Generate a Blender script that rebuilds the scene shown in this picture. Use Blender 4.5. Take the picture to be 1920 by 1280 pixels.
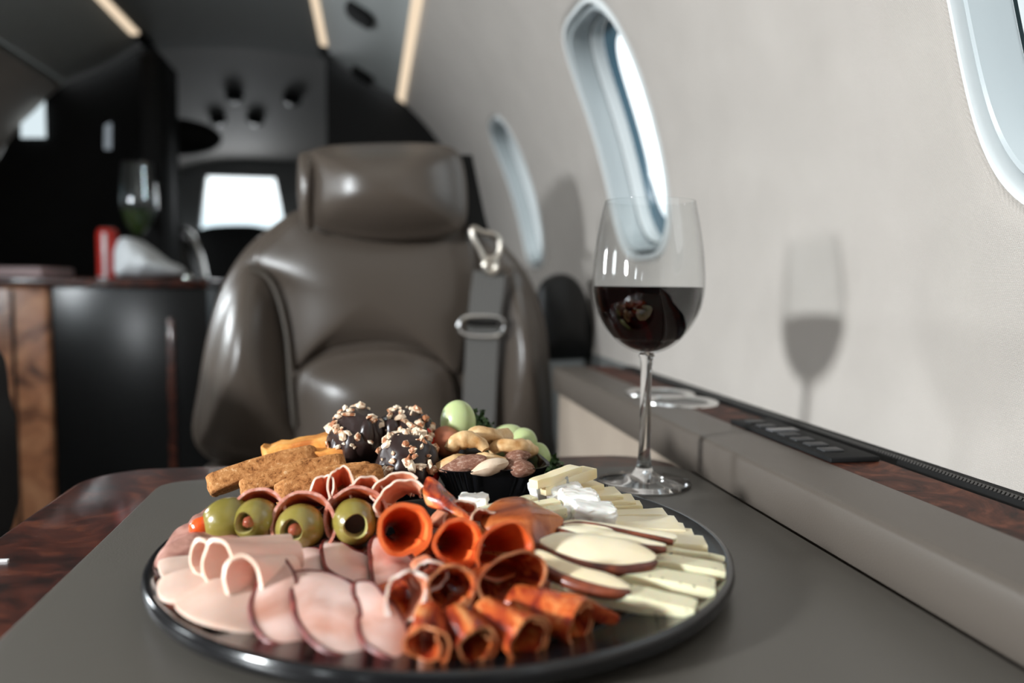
import bpy, bmesh, math, random
from mathutils import Vector, Matrix, noise
# ---------------------------------------------------------------- camera, world, lights
for o in list(bpy.data.objects): bpy.data.objects.remove(o)
S = bpy.context.scene
COL = S.collection
PI = math.pi
# world: z=0 is the table top, floor at z=-0.70; +Y = forward along the cabin, +X = towards the window wall
F_PX, PITCH, YAW, ROLL, CAM_Z = 1500.0, .0744, .1744, .010, .1532
FW = Vector((math.sin(YAW)*math.cos(PITCH), math.cos(YAW)*math.cos(PITCH), -math.sin(PITCH)))
_r = FW.cross(Vector((0,0,1))).normalized(); _u = _r.cross(FW)
RT = _r*math.cos(ROLL)+_u*math.sin(ROLL); UP = _u*math.cos(ROLL)-_r*math.sin(ROLL)
EYE = Vector((0,0,CAM_Z))
cam_d = bpy.data.cameras.new('camera'); cam = bpy.data.objects.new('camera', cam_d); COL.objects.link(cam)
cam_d.sensor_width = 36; cam_d.lens = F_PX/1920*36; cam_d.clip_start = .02
cam.matrix_world = Matrix(((RT.x,UP.x,-FW.x,EYE.x),(RT.y,UP.y,-FW.y,EYE.y),(RT.z,UP.z,-FW.z,EYE.z),(0,0,0,1)))
cam_d.dof.use_dof = True; cam_d.dof.focus_distance = .49; cam_d.dof.aperture_fstop = 3.6; cam_d.dof.aperture_blades = 9
S.camera = cam
S.view_settings.view_transform = 'Standard'; S.view_settings.look = 'None'
S.view_settings.gamma = 1; S.view_settings.use_curve_mapping = False
S.view_settings.exposure = 0.0
W = bpy.data.worlds.new('sky'); S.world = W; W.use_nodes = True
nt = W.node_tree; nt.nodes.clear()
wo = nt.nodes.new('ShaderNodeOutputWorld'); wb = nt.nodes.new('ShaderNodeBackground')
wt = nt.nodes.new('ShaderNodeTexCoord'); ws = nt.nodes.new('ShaderNodeSeparateXYZ'); wr = nt.nodes.new('ShaderNodeValToRGB')
wr.color_ramp.elements[0].position = .0; wr.color_ramp.elements[0].color = (.05,.06,.065,1)
wr.color_ramp.elements[1].position = .10; wr.color_ramp.elements[1].color = (.93,.98,1,1)
e = wr.color_ramp.elements.new(.04); e.color = (.42,.55,.62,1)
nt.links.new(wt.outputs['Generated'], ws.inputs[0]); nt.links.new(ws.outputs['Z'], wr.inputs[0])
nt.links.new(wr.outputs[0], wb.inputs[0]); nt.links.new(wb.outputs[0], wo.inputs[0])
wb.inputs[1].default_value = 2.0

CX, CZ, CR = -.41, .12, .80                      # fuselage liner circle
def arc(phi, d=0): return (CX+(CR+d)*math.cos(phi), CZ+(CR+d)*math.sin(phi))
def area_light(name, loc, target, sx, sy, energy, color):
    l = bpy.data.lights.new(name, 'AREA'); l.shape = 'ELLIPSE'; l.size = sx; l.size_y = sy
    l.energy = energy; l.color = color
    o = bpy.data.objects.new(name, l); COL.objects.link(o); o.location = loc
    o.rotation_euler = (Vector(target)-Vector(loc)).to_track_quat('-Z','Z').to_euler()
    return o
DAY = (.93,.97,1.0)
WIN_PHI = .311
LEFT_WIN = [-1.62, -.85, -.08, .69, 1.46]
RIGHT_WIN = [-1.20, -.43, .34, 1.112, 1.882]
E_LEFT = {-1.62: 1.5, -.85: 2.5, -.08: 40, .69: 3.0, 1.46: 13}
for y in LEFT_WIN:                                 # daylight entering by the windows of the left wall
    x, z = arc(PI-WIN_PHI, .070)
    k = .62 if abs(y+.08) < .01 else 1
    area_light('daylight_left', (x, y, z), (x+1, y+(.49 if k < 1 else .1), z-.13 if k < 1 else z-.35), (.20 if k == 1 else .13), (.27 if k == 1 else .18), E_LEFT[y], DAY)
for y in RIGHT_WIN:                                # the right windows are portals for the sky outside
    x, z = arc(WIN_PHI, .075)
    p_ = area_light('daylight_right', (x, y, z), (x-1, y, z-.30), .20, .28, 1, DAY); p_.data.cycles.is_portal = True

# ---------------------------------------------------------------- helpers
def at(px, py, z):                                 # point on the horizontal plane z seen at a pixel
    d = FW+RT*((px-960)/F_PX)-UP*((py-640)/F_PX); return EYE+d*((z-CAM_Z)/d.z)
def aty(px, py, y):                                # point at distance y along the cabin
    d = FW+RT*((px-960)/F_PX)-UP*((py-640)/F_PX); return EYE+d*(y/d.y)
def atx(px, py, x):
    d = FW+RT*((px-960)/F_PX)-UP*((py-640)/F_PX); return EYE+d*(x/d.x)
def mesh(name, vs, fs, mat, parent=None, smooth=True, sharp=40, mats=None, fmat=None, uv=None):
    me = bpy.data.meshes.new(name); me.from_pydata([tuple(v) for v in vs], [], fs)
    for m in (mats or [mat]): me.materials.append(m)
    if fmat:
        for p, i in zip(me.polygons, fmat): p.material_index = i
    if uv:
        l = me.uv_layers.new(name='UVMap')
        for lp in me.loops: l.data[lp.index].uv = uv[lp.vertex_index]
    me.validate()
    bm = bmesh.new(); bm.from_mesh(me)
    bmesh.ops.recalc_face_normals(bm, faces=bm.faces); bm.to_mesh(me); bm.free()
    if smooth:
        me.shade_smooth(); me.set_sharp_from_angle(angle=math.radians(sharp))
    o = bpy.data.objects.new(name, me); COL.objects.link(o)
    if parent:
        o.parent = parent; o.matrix_parent_inverse = parent.matrix_basis.inverted()
    return o
def tag(o, label, cat, group=None):
    o['label'] = label; o['category'] = cat
    if group: o['group'] = group
    return o
def struct(o): o['kind'] = 'structure'; return o
def thing(name, label, cat, loc, group=None):
    o = bpy.data.objects.new(name, None); COL.objects.link(o); o.location = loc; o.empty_display_size = .02
    return tag(o, label, cat, group)
def join(*parts):
    V, Fc = [], []
    for v, f in parts:
        n = len(V); V += list(v); Fc += [tuple(i+n for i in q) for q in f]
    return V, Fc
def grid(fn, nu, nv, closed_u=False):
    vs = [fn(i/(nu if closed_u else nu-1), j/(nv-1)) for j in range(nv) for i in range(nu)]
    fs = []
    for j in range(nv-1):
        for i in range(nu if closed_u else nu-1):
            a = j*nu+i; b = j*nu+(i+1) % nu; fs.append((a, b, b+nu, a+nu))
    return vs, fs
def box(x0, x1, y0, y1, z0, z1, bev=0):
    if bev <= 0:
        v = [(x,y,z) for z in (z0,z1) for y in (y0,y1) for x in (x0,x1)]
        return [Vector(p) for p in v], [(0,2,3,1),(4,5,7,6),(0,1,5,4),(2,6,7,3),(0,4,6,2),(1,3,7,5)]
    bm = bmesh.new(); bmesh.ops.create_cube(bm, size=1)
    for v in bm.verts: v.co = Vector(((x0+x1)/2+v.co.x*(x1-x0), (y0+y1)/2+v.co.y*(y1-y0), (z0+z1)/2+v.co.z*(z1-z0)))
    bmesh.ops.bevel(bm, geom=list(bm.edges), offset=bev, segments=3, profile=.5, affect='EDGES')
    bm.verts.index_update()
    v = [p.co.copy() for p in bm.verts]; f = [tuple(q.index for q in p.verts) for p in bm.faces]; bm.free()
    return v, f
def lathe(prof, n=48, c=(0,0,0)):
    vs, fs = [], []
    c = Vector(c)
    for r, z in prof:
        for i in range(n):
            a = 2*PI*i/n; vs.append(c+Vector((max(r,1e-5)*math.cos(a), max(r,1e-5)*math.sin(a), z)))
    for j in range(len(prof)-1):
        for i in range(n):
            a = j*n+i; b = j*n+(i+1) % n; fs.append((a,b,b+n,a+n))
    return vs, fs
def basis(d, up=Vector((0,0,1))):
    d = Vector(d).normalized(); s = d.cross(up)
    if s.length < 1e-4: s = Vector((1,0,0))
    s.normalize(); return d, s, s.cross(d).normalized()
def tube(pts, rad, n=12, caps=True):
    pts = [Vector(p) for p in pts]; vs, fs = [], []
    R = rad if isinstance(rad, (list,tuple)) else [rad]*len(pts)
    for k, p in enumerate(pts):
        d = (pts[min(k+1,len(pts)-1)]-pts[max(k-1,0)])
        _, s, u = basis(d)
        for i in range(n):
            a = 2*PI*i/n; vs.append(p+s*(R[k]*math.cos(a))+u*(R[k]*math.sin(a)))
    for k in range(len(pts)-1):
        for i in range(n):
            a = k*n+i; b = k*n+(i+1) % n; fs.append((a,b,b+n,a+n))
    if caps: fs += [tuple(range(n)), tuple(range(len(vs)-n, len(vs)))]
    return vs, fs
def sphere(c, rx, ry=None, rz=None, nu=24, nv=16, rot=None, bump=0, bs=60, seed=0, shape=None):
    ry = ry or rx; rz = rz or rx; c = Vector(c); vs, fs = [], []
    for j in range(nv+1):
        t = PI*j/nv
        for i in range(nu):
            a = 2*PI*i/nu
            p = Vector((math.sin(t)*math.cos(a), math.sin(t)*math.sin(a), math.cos(t)))
            if shape: p = shape(p)
            q = Vector((p.x*rx, p.y*ry, p.z*rz))
            if bump:
                q *= 1+bump*noise.noise(p*bs*.03+Vector((seed*3.1,seed*1.7,0)))
            if rot: q = rot @ q
            vs.append(c+q)
    for j in range(nv):
        for i in range(nu):
            a = j*nu+i; b = j*nu+(i+1) % nu; fs.append((a,b,b+nu,a+nu))
    return vs, fs
def smooth_loop(pts, n=6):                          # closed Catmull-Rom
    out = []; m = len(pts); pts = [Vector(p) for p in pts]
    for i in range(m):
        a, b, c, d = pts[i-1], pts[i], pts[(i+1) % m], pts[(i+2) % m]
        for k in range(n):
            t = k/n
            out.append(.5*((2*b)+(c-a)*t+(2*a-5*b+4*c-d)*t*t+(3*b-a-3*c+d)*t*t*t))
    return out
def smooth_path(pts, n=6):
    pts = [Vector(p) for p in pts]; P = [pts[0]]+pts+[pts[-1]]; out = []
    for i in range(1, len(P)-2):
        a, b, c, d = P[i-1], P[i], P[i+1], P[i+2]
        for k in range(n):
            t = k/n; out.append(.5*((2*b)+(c-a)*t+(2*a-5*b+4*c-d)*t*t+(3*b-a-3*c+d)*t*t*t))
    out.append(pts[-1]); return out
def pad(loop, nrm, thick, bulge=0, rings=8, power=2.0, wob=0, wobs=40, seed=0, edge=.25, relax=True, rnd=0):
    """a slab with a closed outline: domed top along nrm, rounded rim, flat underside"""
    nrm = Vector(nrm).normalized(); m = len(loop); c = sum(loop, Vector())/m
    prof = []                                       # (scale, height)
    for k in range(rings+1):
        f = 1-k/rings; prof.append((f, thick+bulge*(1-f**power)))
    e = edge*thick
    rows = [(1.0, 0), (1.0, thick*.5)]+[(prof[0][0], thick-e*.3)]+prof[1:]
    if rnd:                                         # generously rounded rim, as on upholstery
        rows = [(1-rnd, 0), (1-rnd*.3, thick*.10), (1, thick*.34), (1, thick*.55), (1-rnd*.13, thick*.78), (1-rnd*.5, thick*.94), (1-rnd, thick)]
        rows += [((1-rnd)*f, thick+(h-thick)) for f, h in prof[1:]]
    vs, fs = [], []; cur = [p-c for p in loop]; lastf = 1.0
    for (f, h) in rows:
        if relax and f < min(lastf, 1-rnd):                               # relax the outline a little on its way in: no radial creases
            for _ in range(max(1, m//14)): cur = [cur[i]*.5+(cur[i-1]+cur[(i+1) % m])*.25 for i in range(m)]
            lastf = f
        for p in cur:
            q = c+p*max(f, 1e-3)
            w = wob*noise.noise(q*wobs+Vector((seed,seed*2.3,0))) if wob else 0
            vs.append(q+nrm*(h+w))
    n = len(rows)
    for j in range(n-1):
        for i in range(m):
            a = j*m+i; b = j*m+(i+1) % m; fs.append((a,b,b+m,a+m))
    vs += [c+(p-c)*.5+nrm*((wob*noise.noise(p*wobs)) if wob else 0) for p in loop]; k0 = n*m
    for i in range(m): fs.append((i, k0+i, k0+(i+1) % m, (i+1) % m))
    fs.append(tuple(range(k0, k0+m)))
    fs.append(tuple(range((n-1)*m, n*m)))
    return vs, fs
def pxloop(pts, fn, n=6): return smooth_loop([fn(*p) for p in pts], n)

# ---------------------------------------------------------------- materials
def newmat(name):
    m = bpy.data.materials.new(name); m.use_nodes = True; t = m.node_tree
    return m, t, t.nodes['Principled BSDF'], t.nodes['Material Output']
def setp(b, **k):
    for a, v in k.items():
        b.inputs[a.replace('_', ' ')].default_value = v
def plain(name, col, rough=.5, metal=0, spec=.5, coat=0, sub=0, bump=0, bscale=200, sheen=0, subc=None):
    m, t, b, o = newmat(name)
    setp(b, Base_Color=(*col,1), Roughness=rough, Metallic=metal)
    b.inputs['Specular IOR Level'].default_value = spec
    b.inputs['Coat Weight'].default_value = coat; b.inputs['Coat Roughness'].default_value = .08
    if sub:
        b.inputs['Subsurface Weight'].default_value = sub; b.inputs['Subsurface Radius'].default_value = subc or (1,.5,.3)
        b.inputs['Subsurface Scale'].default_value = .004
    if sheen: b.inputs['Sheen Weight'].default_value = sheen
    if bump:
        tc = t.nodes.new('ShaderNodeTexCoord'); n = t.nodes.new('ShaderNodeTexNoise'); n.inputs['Scale'].default_value = bscale
        bp = t.nodes.new('ShaderNodeBump'); bp.inputs['Strength'].default_value = bump; bp.inputs['Distance'].default_value = .001
        t.links.new(tc.outputs['Object'], n.inputs['Vector']); t.links.new(n.outputs[0], bp.inputs['Height']); t.links.new(bp.outputs[0], b.inputs['Normal'])
    return m
def ramped(name, stops, scale=40, detail=5, rough=.5, dist=0, kind='noise', bump=.3, bdist=.001, stretch=(1,1,1), spec=.5, coat=0, sub=0, wdist=6, nrough=.6, subc=None):
    """procedural colour pattern from one texture through a ramp"""
    m, t, b, o = newmat(name); N = t.nodes.new; L = t.links.new
    setp(b, Roughness=rough); b.inputs['Specular IOR Level'].default_value = spec; b.inputs['Coat Weight'].default_value = coat
    b.inputs['Coat Roughness'].default_value = .1
    if sub:
        b.inputs['Subsurface Weight'].default_value = sub; b.inputs['Subsurface Radius'].default_value = subc or (1,.45,.3)
        b.inputs['Subsurface Scale'].default_value = .004
    tc = N('ShaderNodeTexCoord'); mp = N('ShaderNodeMapping'); mp.inputs['Scale'].default_value = stretch
    L(tc.outputs['Object'], mp.inputs[0])
    if kind == 'noise':
        x = N('ShaderNodeTexNoise'); x.inputs['Scale'].default_value = scale; x.inputs['Detail'].default_value = detail
        x.inputs['Roughness'].default_value = nrough; x.inputs['Distortion'].default_value = dist
    elif kind == 'wave':
        x = N('ShaderNodeTexWave'); x.inputs['Scale'].default_value = scale; x.inputs['Distortion'].default_value = wdist
        x.inputs['Detail'].default_value = detail; x.inputs['Detail Scale'].default_value = 1.6
    elif kind == 'voronoi':
        x = N('ShaderNodeTexVoronoi'); x.inputs['Scale'].default_value = scale
    L(mp.outputs[0], x.inputs['Vector'])
    r = N('ShaderNodeValToRGB'); els = r.color_ramp.elements
    els[0].position, els[0].color = stops[0][0], (*stops[0][1],1); els[1].position, els[1].color = stops[-1][0], (*stops[-1][1],1)
    for p, c in stops[1:-1]:
        q = els.new(p); q.color = (*c,1)
    L(x.outputs[0], r.inputs[0]); L(r.outputs[0], b.inputs['Base Color'])
    if bump:
        bp = N('ShaderNodeBump'); bp.inputs['Strength'].default_value = bump; bp.inputs['Distance'].default_value = bdist
        L(x.outputs[0], bp.inputs['Height']); L(bp.outputs[0], b.inputs['Normal'])
    return m
def glow(name, col, strength):
    m, t, b, o = newmat(name); t.nodes.remove(b)
    e = t.nodes.new('ShaderNodeEmission'); e.inputs[0].default_value = (*col,1); e.inputs[1].default_value = strength
    t.links.new(e.outputs[0], o.inputs[0]); return m
def thin_glass(name, tint=(.97,.98,.98), f0=.04, power=4.0, top=1.0):
    """two-sided thin glass: clear face on, more mirror-like at grazing angles"""
    m, t, b, o = newmat(name); t.nodes.remove(b); N = t.nodes.new; L = t.links.new
    tr = N('ShaderNodeBsdfTransparent'); tr.inputs[0].default_value = (*tint,1)
    gl = N('ShaderNodeBsdfGlossy'); gl.inputs['Roughness'].default_value = .01
    lw = N('ShaderNodeLayerWeight'); lw.inputs[0].default_value = .5
    pw = N('ShaderNodeMath'); pw.operation = 'POWER'; pw.inputs[1].default_value = power
    ma = N('ShaderNodeMath'); ma.operation = 'MULTIPLY_ADD'; ma.inputs[1].default_value = (top-f0); ma.inputs[2].default_value = f0; ma.use_clamp = True
    mx = N('ShaderNodeMixShader'); L(lw.outputs['Facing'], pw.inputs[0]); L(pw.outputs[0], ma.inputs[0]); L(ma.outputs[0], mx.inputs[0]); L(tr.outputs[0], mx.inputs[1]); L(gl.outputs[0], mx.inputs[2])
    L(mx.outputs[0], o.inputs[0]); return m
def weave(name, c1, c2, period=.0016, bump=.9):
    m, t, b, o = newmat(name); N = t.nodes.new; L = t.links.new
    setp(b, Roughness=.9); b.inputs['Specular IOR Level'].default_value = .15; b.inputs['Sheen Weight'].default_value = .25
    uv = N('ShaderNodeUVMap'); sp = N('ShaderNodeSeparateXYZ'); L(uv.outputs[0], sp.inputs[0])
    def mth(op, a, bb=None):
        n = N('ShaderNodeMath'); n.operation = op
        for i, v in enumerate((a, bb)):
            if v is None: continue
            if isinstance(v, (int,float)): n.inputs[i].default_value = v
            else: L(v, n.inputs[i])
        return n.outputs[0]
    k = 2*PI/period
    u = mth('MULTIPLY', sp.outputs[0], k); v = mth('MULTIPLY', sp.outputs[1], k)
    a = mth('SINE', mth('ADD', u, mth('MULTIPLY', v, .5))); c = mth('SINE', v)
    h = mth('ADD', mth('MULTIPLY', mth('MULTIPLY', a, c), .35), mth('ADD', mth('MULTIPLY', mth('ABSOLUTE', c), .4), .3))
    nz = N('ShaderNodeTexNoise'); nz.inputs['Scale'].default_value = 14; nz.inputs['Detail'].default_value = 3
    tc = N('ShaderNodeTexCoord'); L(tc.outputs['Object'], nz.inputs['Vector'])
    mx = N('ShaderNodeMix'); mx.data_type = 'RGBA'; mx.inputs[6].default_value = (*c1,1); mx.inputs[7].default_value = (*c2,1)
    L(mth('ADD', mth('MULTIPLY', h, .8), mth('MULTIPLY', mth('SUBTRACT', nz.outputs[0], .5), .35)), mx.inputs[0]); L(mx.outputs[2], b.inputs['Base Color'])
    bp = N('ShaderNodeBump'); bp.inputs['Strength'].default_value = bump; bp.inputs['Distance'].default_value = .0004
    L(h, bp.inputs['Height']); L(bp.outputs[0], b.inputs['Normal']); return m
def burl(name, dark, mid, light, scale=9, rough=.12, coat=1.0):
    m, t, b, o = newmat(name); N = t.nodes.new; L = t.links.new
    setp(b, Roughness=.3); b.inputs['Coat Weight'].default_value = coat; b.inputs['Coat Roughness'].default_value = rough
    tc = N('ShaderNodeTexCoord'); n1 = N('ShaderNodeTexNoise'); n1.inputs['Scale'].default_value = scale; n1.inputs['Detail'].default_value = 8
    n1.inputs['Roughness'].default_value = .68; n1.inputs['Distortion'].default_value = 1.8
    L(tc.outputs['Object'], n1.inputs['Vector'])
    r = N('ShaderNodeValToRGB'); e = r.color_ramp.elements
    e[0].position = .36; e[0].color = (*dark,1); e[1].position = .68; e[1].color = (*light,1); q = e.new(.52); q.color = (*mid,1)
    L(n1.outputs[0], r.inputs[0]); L(r.outputs[0], b.inputs['Base Color']); return m

M = {}
M['fabric'] = weave('wall_fabric', (.34,.305,.272), (.63,.575,.525))
M['liner'] = plain('ceiling_liner', (.16,.165,.16), .8, bump=.15, bscale=300)
M['psu'] = plain('service_panel', (.42,.44,.43), .6)
M['carpet'] = plain('carpet', (.035,.032,.03), .95, bump=.6, bscale=400)
M['leather'] = plain('seat_leather', (.088,.069,.055), .31, spec=.6, bump=.25, bscale=420)
M['mat'] = plain('table_leather', (.088,.079,.067), .36, spec=.5, bump=.12, bscale=900)
M['ledge'] = plain('ledge_leather', (.098,.081,.067), .42, spec=.45, bump=.1, bscale=900)
M['burl'] = burl('burl_veneer', (.012,.004,.003), (.075,.018,.010), (.20,.060,.028), 22, .08, .7)
M['burls'] = burl('satin_burl_veneer', (.010,.004,.003), (.070,.020,.011), (.17,.055,.028), 26, .55, 0)
M['burls'].node_tree.nodes['Principled BSDF'].inputs['Specular IOR Level'].default_value = .15
M['burls'].node_tree.nodes['Principled BSDF'].inputs['Roughness'].default_value = .55
M['burl2'] = burl('orange_burl_veneer', (.10,.038,.020), (.46,.19,.09), (.68,.33,.17), 7, .25, .7)
M['black'] = plain('black_gloss', (.006,.006,.006), .25, spec=.4)
M['blackm'] = plain('black_matt', (.010,.010,.010), .7, spec=.2)
M['plate'] = plain('black_plastic', (.008,.008,.009), .14, spec=.6)
M['white_trim'] = plain('window_trim', (.72,.75,.75), .28, spec=.6)
M['grey_trim'] = plain('window_reveal', (.46,.50,.51), .22, spec=.6)
M['blue_trim'] = plain('window_inner_frame', (.30,.40,.45), .25)
M['navy'] = plain('window_outer_frame', (.06,.12,.16), .2)
M['gasket'] = plain('window_gasket', (.03,.05,.055), .5)
M['chrome'] = plain('chrome', (.75,.75,.74), .18, metal=1)
M['brass'] = plain('satin_buckle', (.72,.66,.58), .3, metal=1)
M['belt'] = ramped('belt_webbing', [(.3,(.10,.095,.09)),(.7,(.17,.165,.155))], 60, rough=.6, kind='wave', wdist=0, bump=.2, spec=.4)
M['pane'] = thin_glass('window_pane', (.96,.985,.99), .03, 5, .25)
M['warm'] = glow('strip_light', (1,.80,.58), .95)
M['cream'] = plain('strip_light_cover', (.75,.66,.52), .5)

# ---------------------------------------------------------------- setting: cabin shell with windows
WHW, WHH = .127, .182                               # window half width (along y), half height (along the arc)
def sup(a, f=1, n=3.4):
    c, s = math.cos(a), math.sin(a)
    return (math.copysign(abs(c)**(2/n), c)*WHW*f, math.copysign(abs(s)**(2/n), s)*WHH*f)
def shell_pt(side, y, s, d=0):                     # s = arc length above the window centre, d = outward
    phi = WIN_PHI+s/CR
    x, z = arc(phi, d)
    if side < 0: x = 2*CX-x
    return Vector((x, y, z))
Y0, Y1 = -2.1, 2.68
S_BOT, S_TOP = (-.115-WIN_PHI)*CR, (.868-WIN_PHI)*CR  # wall fabric arc extent: ledge level up to the light strip
def build_wall(side, centres, name, number0):
    PH, PV = WHW+.06, WHH+.045
    vs, fs, uv = [], [], []
    def add_grid(y0, y1, s0, s1, nu, nv):
        b = len(vs)
        for j in range(nv+1):
            for i in range(nu+1):
                y = y0+(y1-y0)*i/nu; s = s0+(s1-s0)*j/nv
                vs.append(shell_pt(side, y, s)); uv.append((y, s))
        for j in range(nv):
            for i in range(nu):
                a = b+j*(nu+1)+i; fs.append((a, a+1, a+nu+2, a+nu+1))
    edges = [Y0]
    for c in centres: edges += [c-PH, c+PH]
    edges.append(Y1)
    for k in range(0, len(edges), 2):
        add_grid(edges[k], edges[k+1], S_BOT, -PV, 6, 6); add_grid(edges[k], edges[k+1], -PV, PV, 6, 24); add_grid(edges[k], edges[k+1], PV, S_TOP, 6, 10)
    NW = 96
    for c in centres:
        add_grid(c-PH, c+PH, S_BOT, -PV, 24, 6); add_grid(c-PH, c+PH, PV, S_TOP, 24, 10)
        b = len(vs); R = 6
        for k in range(R+3):
            for i in range(NW):
                q_, t_ = divmod(i, 24); e_ = -1+2*t_/24
                oy, os_ = ((1,e_),(-e_,1),(-1,-e_),(e_,-1))[q_]; oy *= PH; os_ *= PV
                iy, is_ = sup(math.atan2(os_/PV, oy/PH), 1.035)
                if k <= R:
                    t = k/R; y, s, d = oy+(iy-oy)*t, os_+(is_-os_)*t, 0
                elif k == R+1: y, s, d = iy*.985, is_*.985, .003
                else: y, s, d = iy*.972, is_*.972, .011
                vs.append(shell_pt(side, c+y, s, d)); uv.append((c+y, s))
        for k in range(R+2):
            for i in range(NW):
                a = b+k*NW+i; q = b+k*NW+(i+1) % NW; fs.append((a, q, q+NW, a+NW))
    o = mesh(name, vs, fs, M['fabric'], uv=uv, sharp=60); struct(o)
    for n, c in enumerate(centres):
        w = bpy.data.objects.new('window_%d' % (number0+n), None); COL.objects.link(w); w.location = shell_pt(side, c, 0); struct(w)
        def ring(nm, prof, mat, cap=False):
            V, Fc = [], []
            for f, d in prof:
                for i in range(NW):
                    y, s = sup(2*PI*i/NW, f); V.append(shell_pt(side, c+y, s, d))
            for k in range(len(prof)-1):
                for i in range(NW):
                    a = k*NW+i; q = k*NW+(i+1) % NW; Fc.append((a, q, q+NW, a+NW))
            if cap: Fc.append(tuple(range(len(V)-NW, len(V))))
            mesh(nm, V, Fc, mat, w, sharp=50)
        ring('window_frame', [(1.006,.012),(1.004,.003),(.99,-.002),(.97,-.002),(.96,.002),(.957,.010)], M['white_trim'])
        ring('gasket', [(.9569,.010),(.956,.020),(.935,.020),(.934,.0141)], M['gasket'])
        ring('reveal', [(.9335,.014),(.932,.006),(.922,.002),(.905,.003),(.893,.010),(.889,.020),(.887,.032)], M['grey_trim'])
        ring('seam', [(.8869,.0321),(.885,.036),(.874,.036)], M['gasket'])
        ring('inner_frame', [(.8735,.0355),(.868,.033),(.860,.037),(.856,.052)], M['white_trim'])
        ring('outer_frame', [(.8555,.0522),(.82,.054),(.76,.057),(.735,.062)], M['navy'])
        ring('pane', [(.737,.060),(.3,.060),(.01,.060)], M['pane'], True)
    return o
build_wall(1, RIGHT_WIN, 'wall_right', 1)
build_wall(-1, LEFT_WIN, 'wall_left', 6)
# lower side walls (below the ledges) and the liner above
def arc_strip(name, side, s0, s1, mat, y0=Y0, y1=Y1, d=0, n=10, uvs=False):
    def f(u, v): return shell_pt(side, y0+(y1-y0)*u, s0+(s1-s0)*v, d)
    vs, fs = grid(f, 20, n)
    return mesh(name, vs, fs, mat, uv=[((v.y), (v.z)) for v in vs])
FLOOR_Z = -.70
# light cove: small strip trough, service panel and central ceiling, mirrored about the cabin axis
def mirror(x, side): return x if side > 0 else 2*CX-x
for side, sn in ((1, 'right'), (-1, 'left')):
    prof = [(.106,.731),(.098,.742),(.085,.735)]
    yend = 2.66
    # strip light
    V, Fc = [], []
    sec = [(.112,.724),(.118,.737),(.100,.752),(.084,.745),(.087,.737)]
    for y in (Y0, yend):
        for x, z in sec: V.append((mirror(x, side), y, z))
    n = len(sec)
    for i in range(n-1): Fc.append((i, i+1, n+i+1, n+i))
    Fc += [tuple(range(n)), tuple(range(n, 2*n))]
    if side > 0: tag(mesh('strip_light', V, Fc, M['warm'], sharp=30), 'warm light strip where the window wall meets the overhead service panel', 'light')
    else: struct(mesh('trim_3', V, Fc, M['psu'], sharp=30))
    # service panel: gentle arc from the cove to the ceiling edge, bulging into the cabin
    def panel(u, v):
        x = .084+(-.132-.084)*v; z = .738+(.868-.738)*(v**.8)-.018*math.sin(PI*v)
        return Vector((mirror(x, side), Y0+(2.64-Y0)*u, z))
    vs, fs = grid(panel, 24, 12)
    o = mesh('service_panel', vs, fs, M['psu'])
    sv = o
    tag(o, 'grey overhead service panel %s' % ('above the leather seat, with two dark vents' if side > 0 else 'on the far left beyond the ceiling'), 'panel')
    if side > 0:
        for (y, v0) in ((2.02, .50), (2.60, .50), (1.2,.5)):
            V, Fc = [], []
            c = panel(0, v0); t1 = (panel(0, v0+.05)-panel(0, v0-.05)).normalized(); nn = t1.cross(Vector((0,1,0))).normalized()
            if nn.z > 0: nn = -nn
            lp = []
            for i in range(32):
                a = 2*PI*i/32; ca, sa = math.cos(a), math.sin(a)
                lp.append(Vector((c.x, y, c.z))+t1*(math.copysign(abs(ca)**.6, ca)*.036)+Vector((0,1,0))*(math.copysign(abs(sa)**.7, sa)*.060)-nn*.002)
            V, Fc = pad(lp, nn, .012, .004, 4)
            mesh('air_vent', V, Fc, M['blackm'], sv)
    # second strip at the inner edge of the service panel
    V, Fc = [], []
    sec = [(-.130,.872),(-.130,.862),(-.150,.865),(-.152,.875)]
    y1 = 2.56
    for y in (Y0, y1):
        for x, z in sec: V.append((mirror(x, side), y, z))
    n = len(sec)
    for i in range(n-1): Fc.append((i, i+1, n+i+1, n+i))
    Fc += [tuple(range(n)), tuple(range(n, 2*n))]
    o = mesh('strip_light', V, Fc, M['warm'])
    tag(o, 'thin warm ceiling light strip %s' % ('right of the dark central ceiling' if side > 0 else 'left of the dark central ceiling, top left of view'), 'light')
for k_, x_ in enumerate((-.158, 2*CX+.126)):         # dark closing pieces between the strips and the partitions
    vs, fs = box(x_, x_+.034, 2.561, 2.70, .866, .90)
    struct(mesh('trim_%d' % (4+k_), vs, fs, M['blackm'], smooth=False))
def ceil(u, v):
    x = -.150+(-.67+.150)*v; z = .872+.022*math.sin(PI*v)
    return Vector((x, Y0+(2.75-Y0)*u, z))
vs, fs = grid(ceil, 12, 14); struct(mesh('ceiling', vs, fs, M['liner']))
vs, fs = box(-1.35, .50, Y0, 5.2, FLOOR_Z-.02, FLOOR_Z); struct(mesh('floor', vs, fs, M['carpet'], smooth=False))
vs, fs = box(-1.4, .55, Y0-.03, Y0, FLOOR_Z, 1.0); struct(mesh('wall_back', vs, fs, M['liner'], smooth=False))
for side, nm in ((1, 'trim_1'), (-1, 'trim_2')):
    def low(u, v):
        x = .385-.0*v if v < .3 else .385
        z = .03-(.73)*v
        return Vector((mirror(x+.0*v, side), Y0+(4.8-Y0)*u, z))
    vs, fs = grid(low, 4, 6); struct(mesh(nm, vs, fs, M['liner']))

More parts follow.
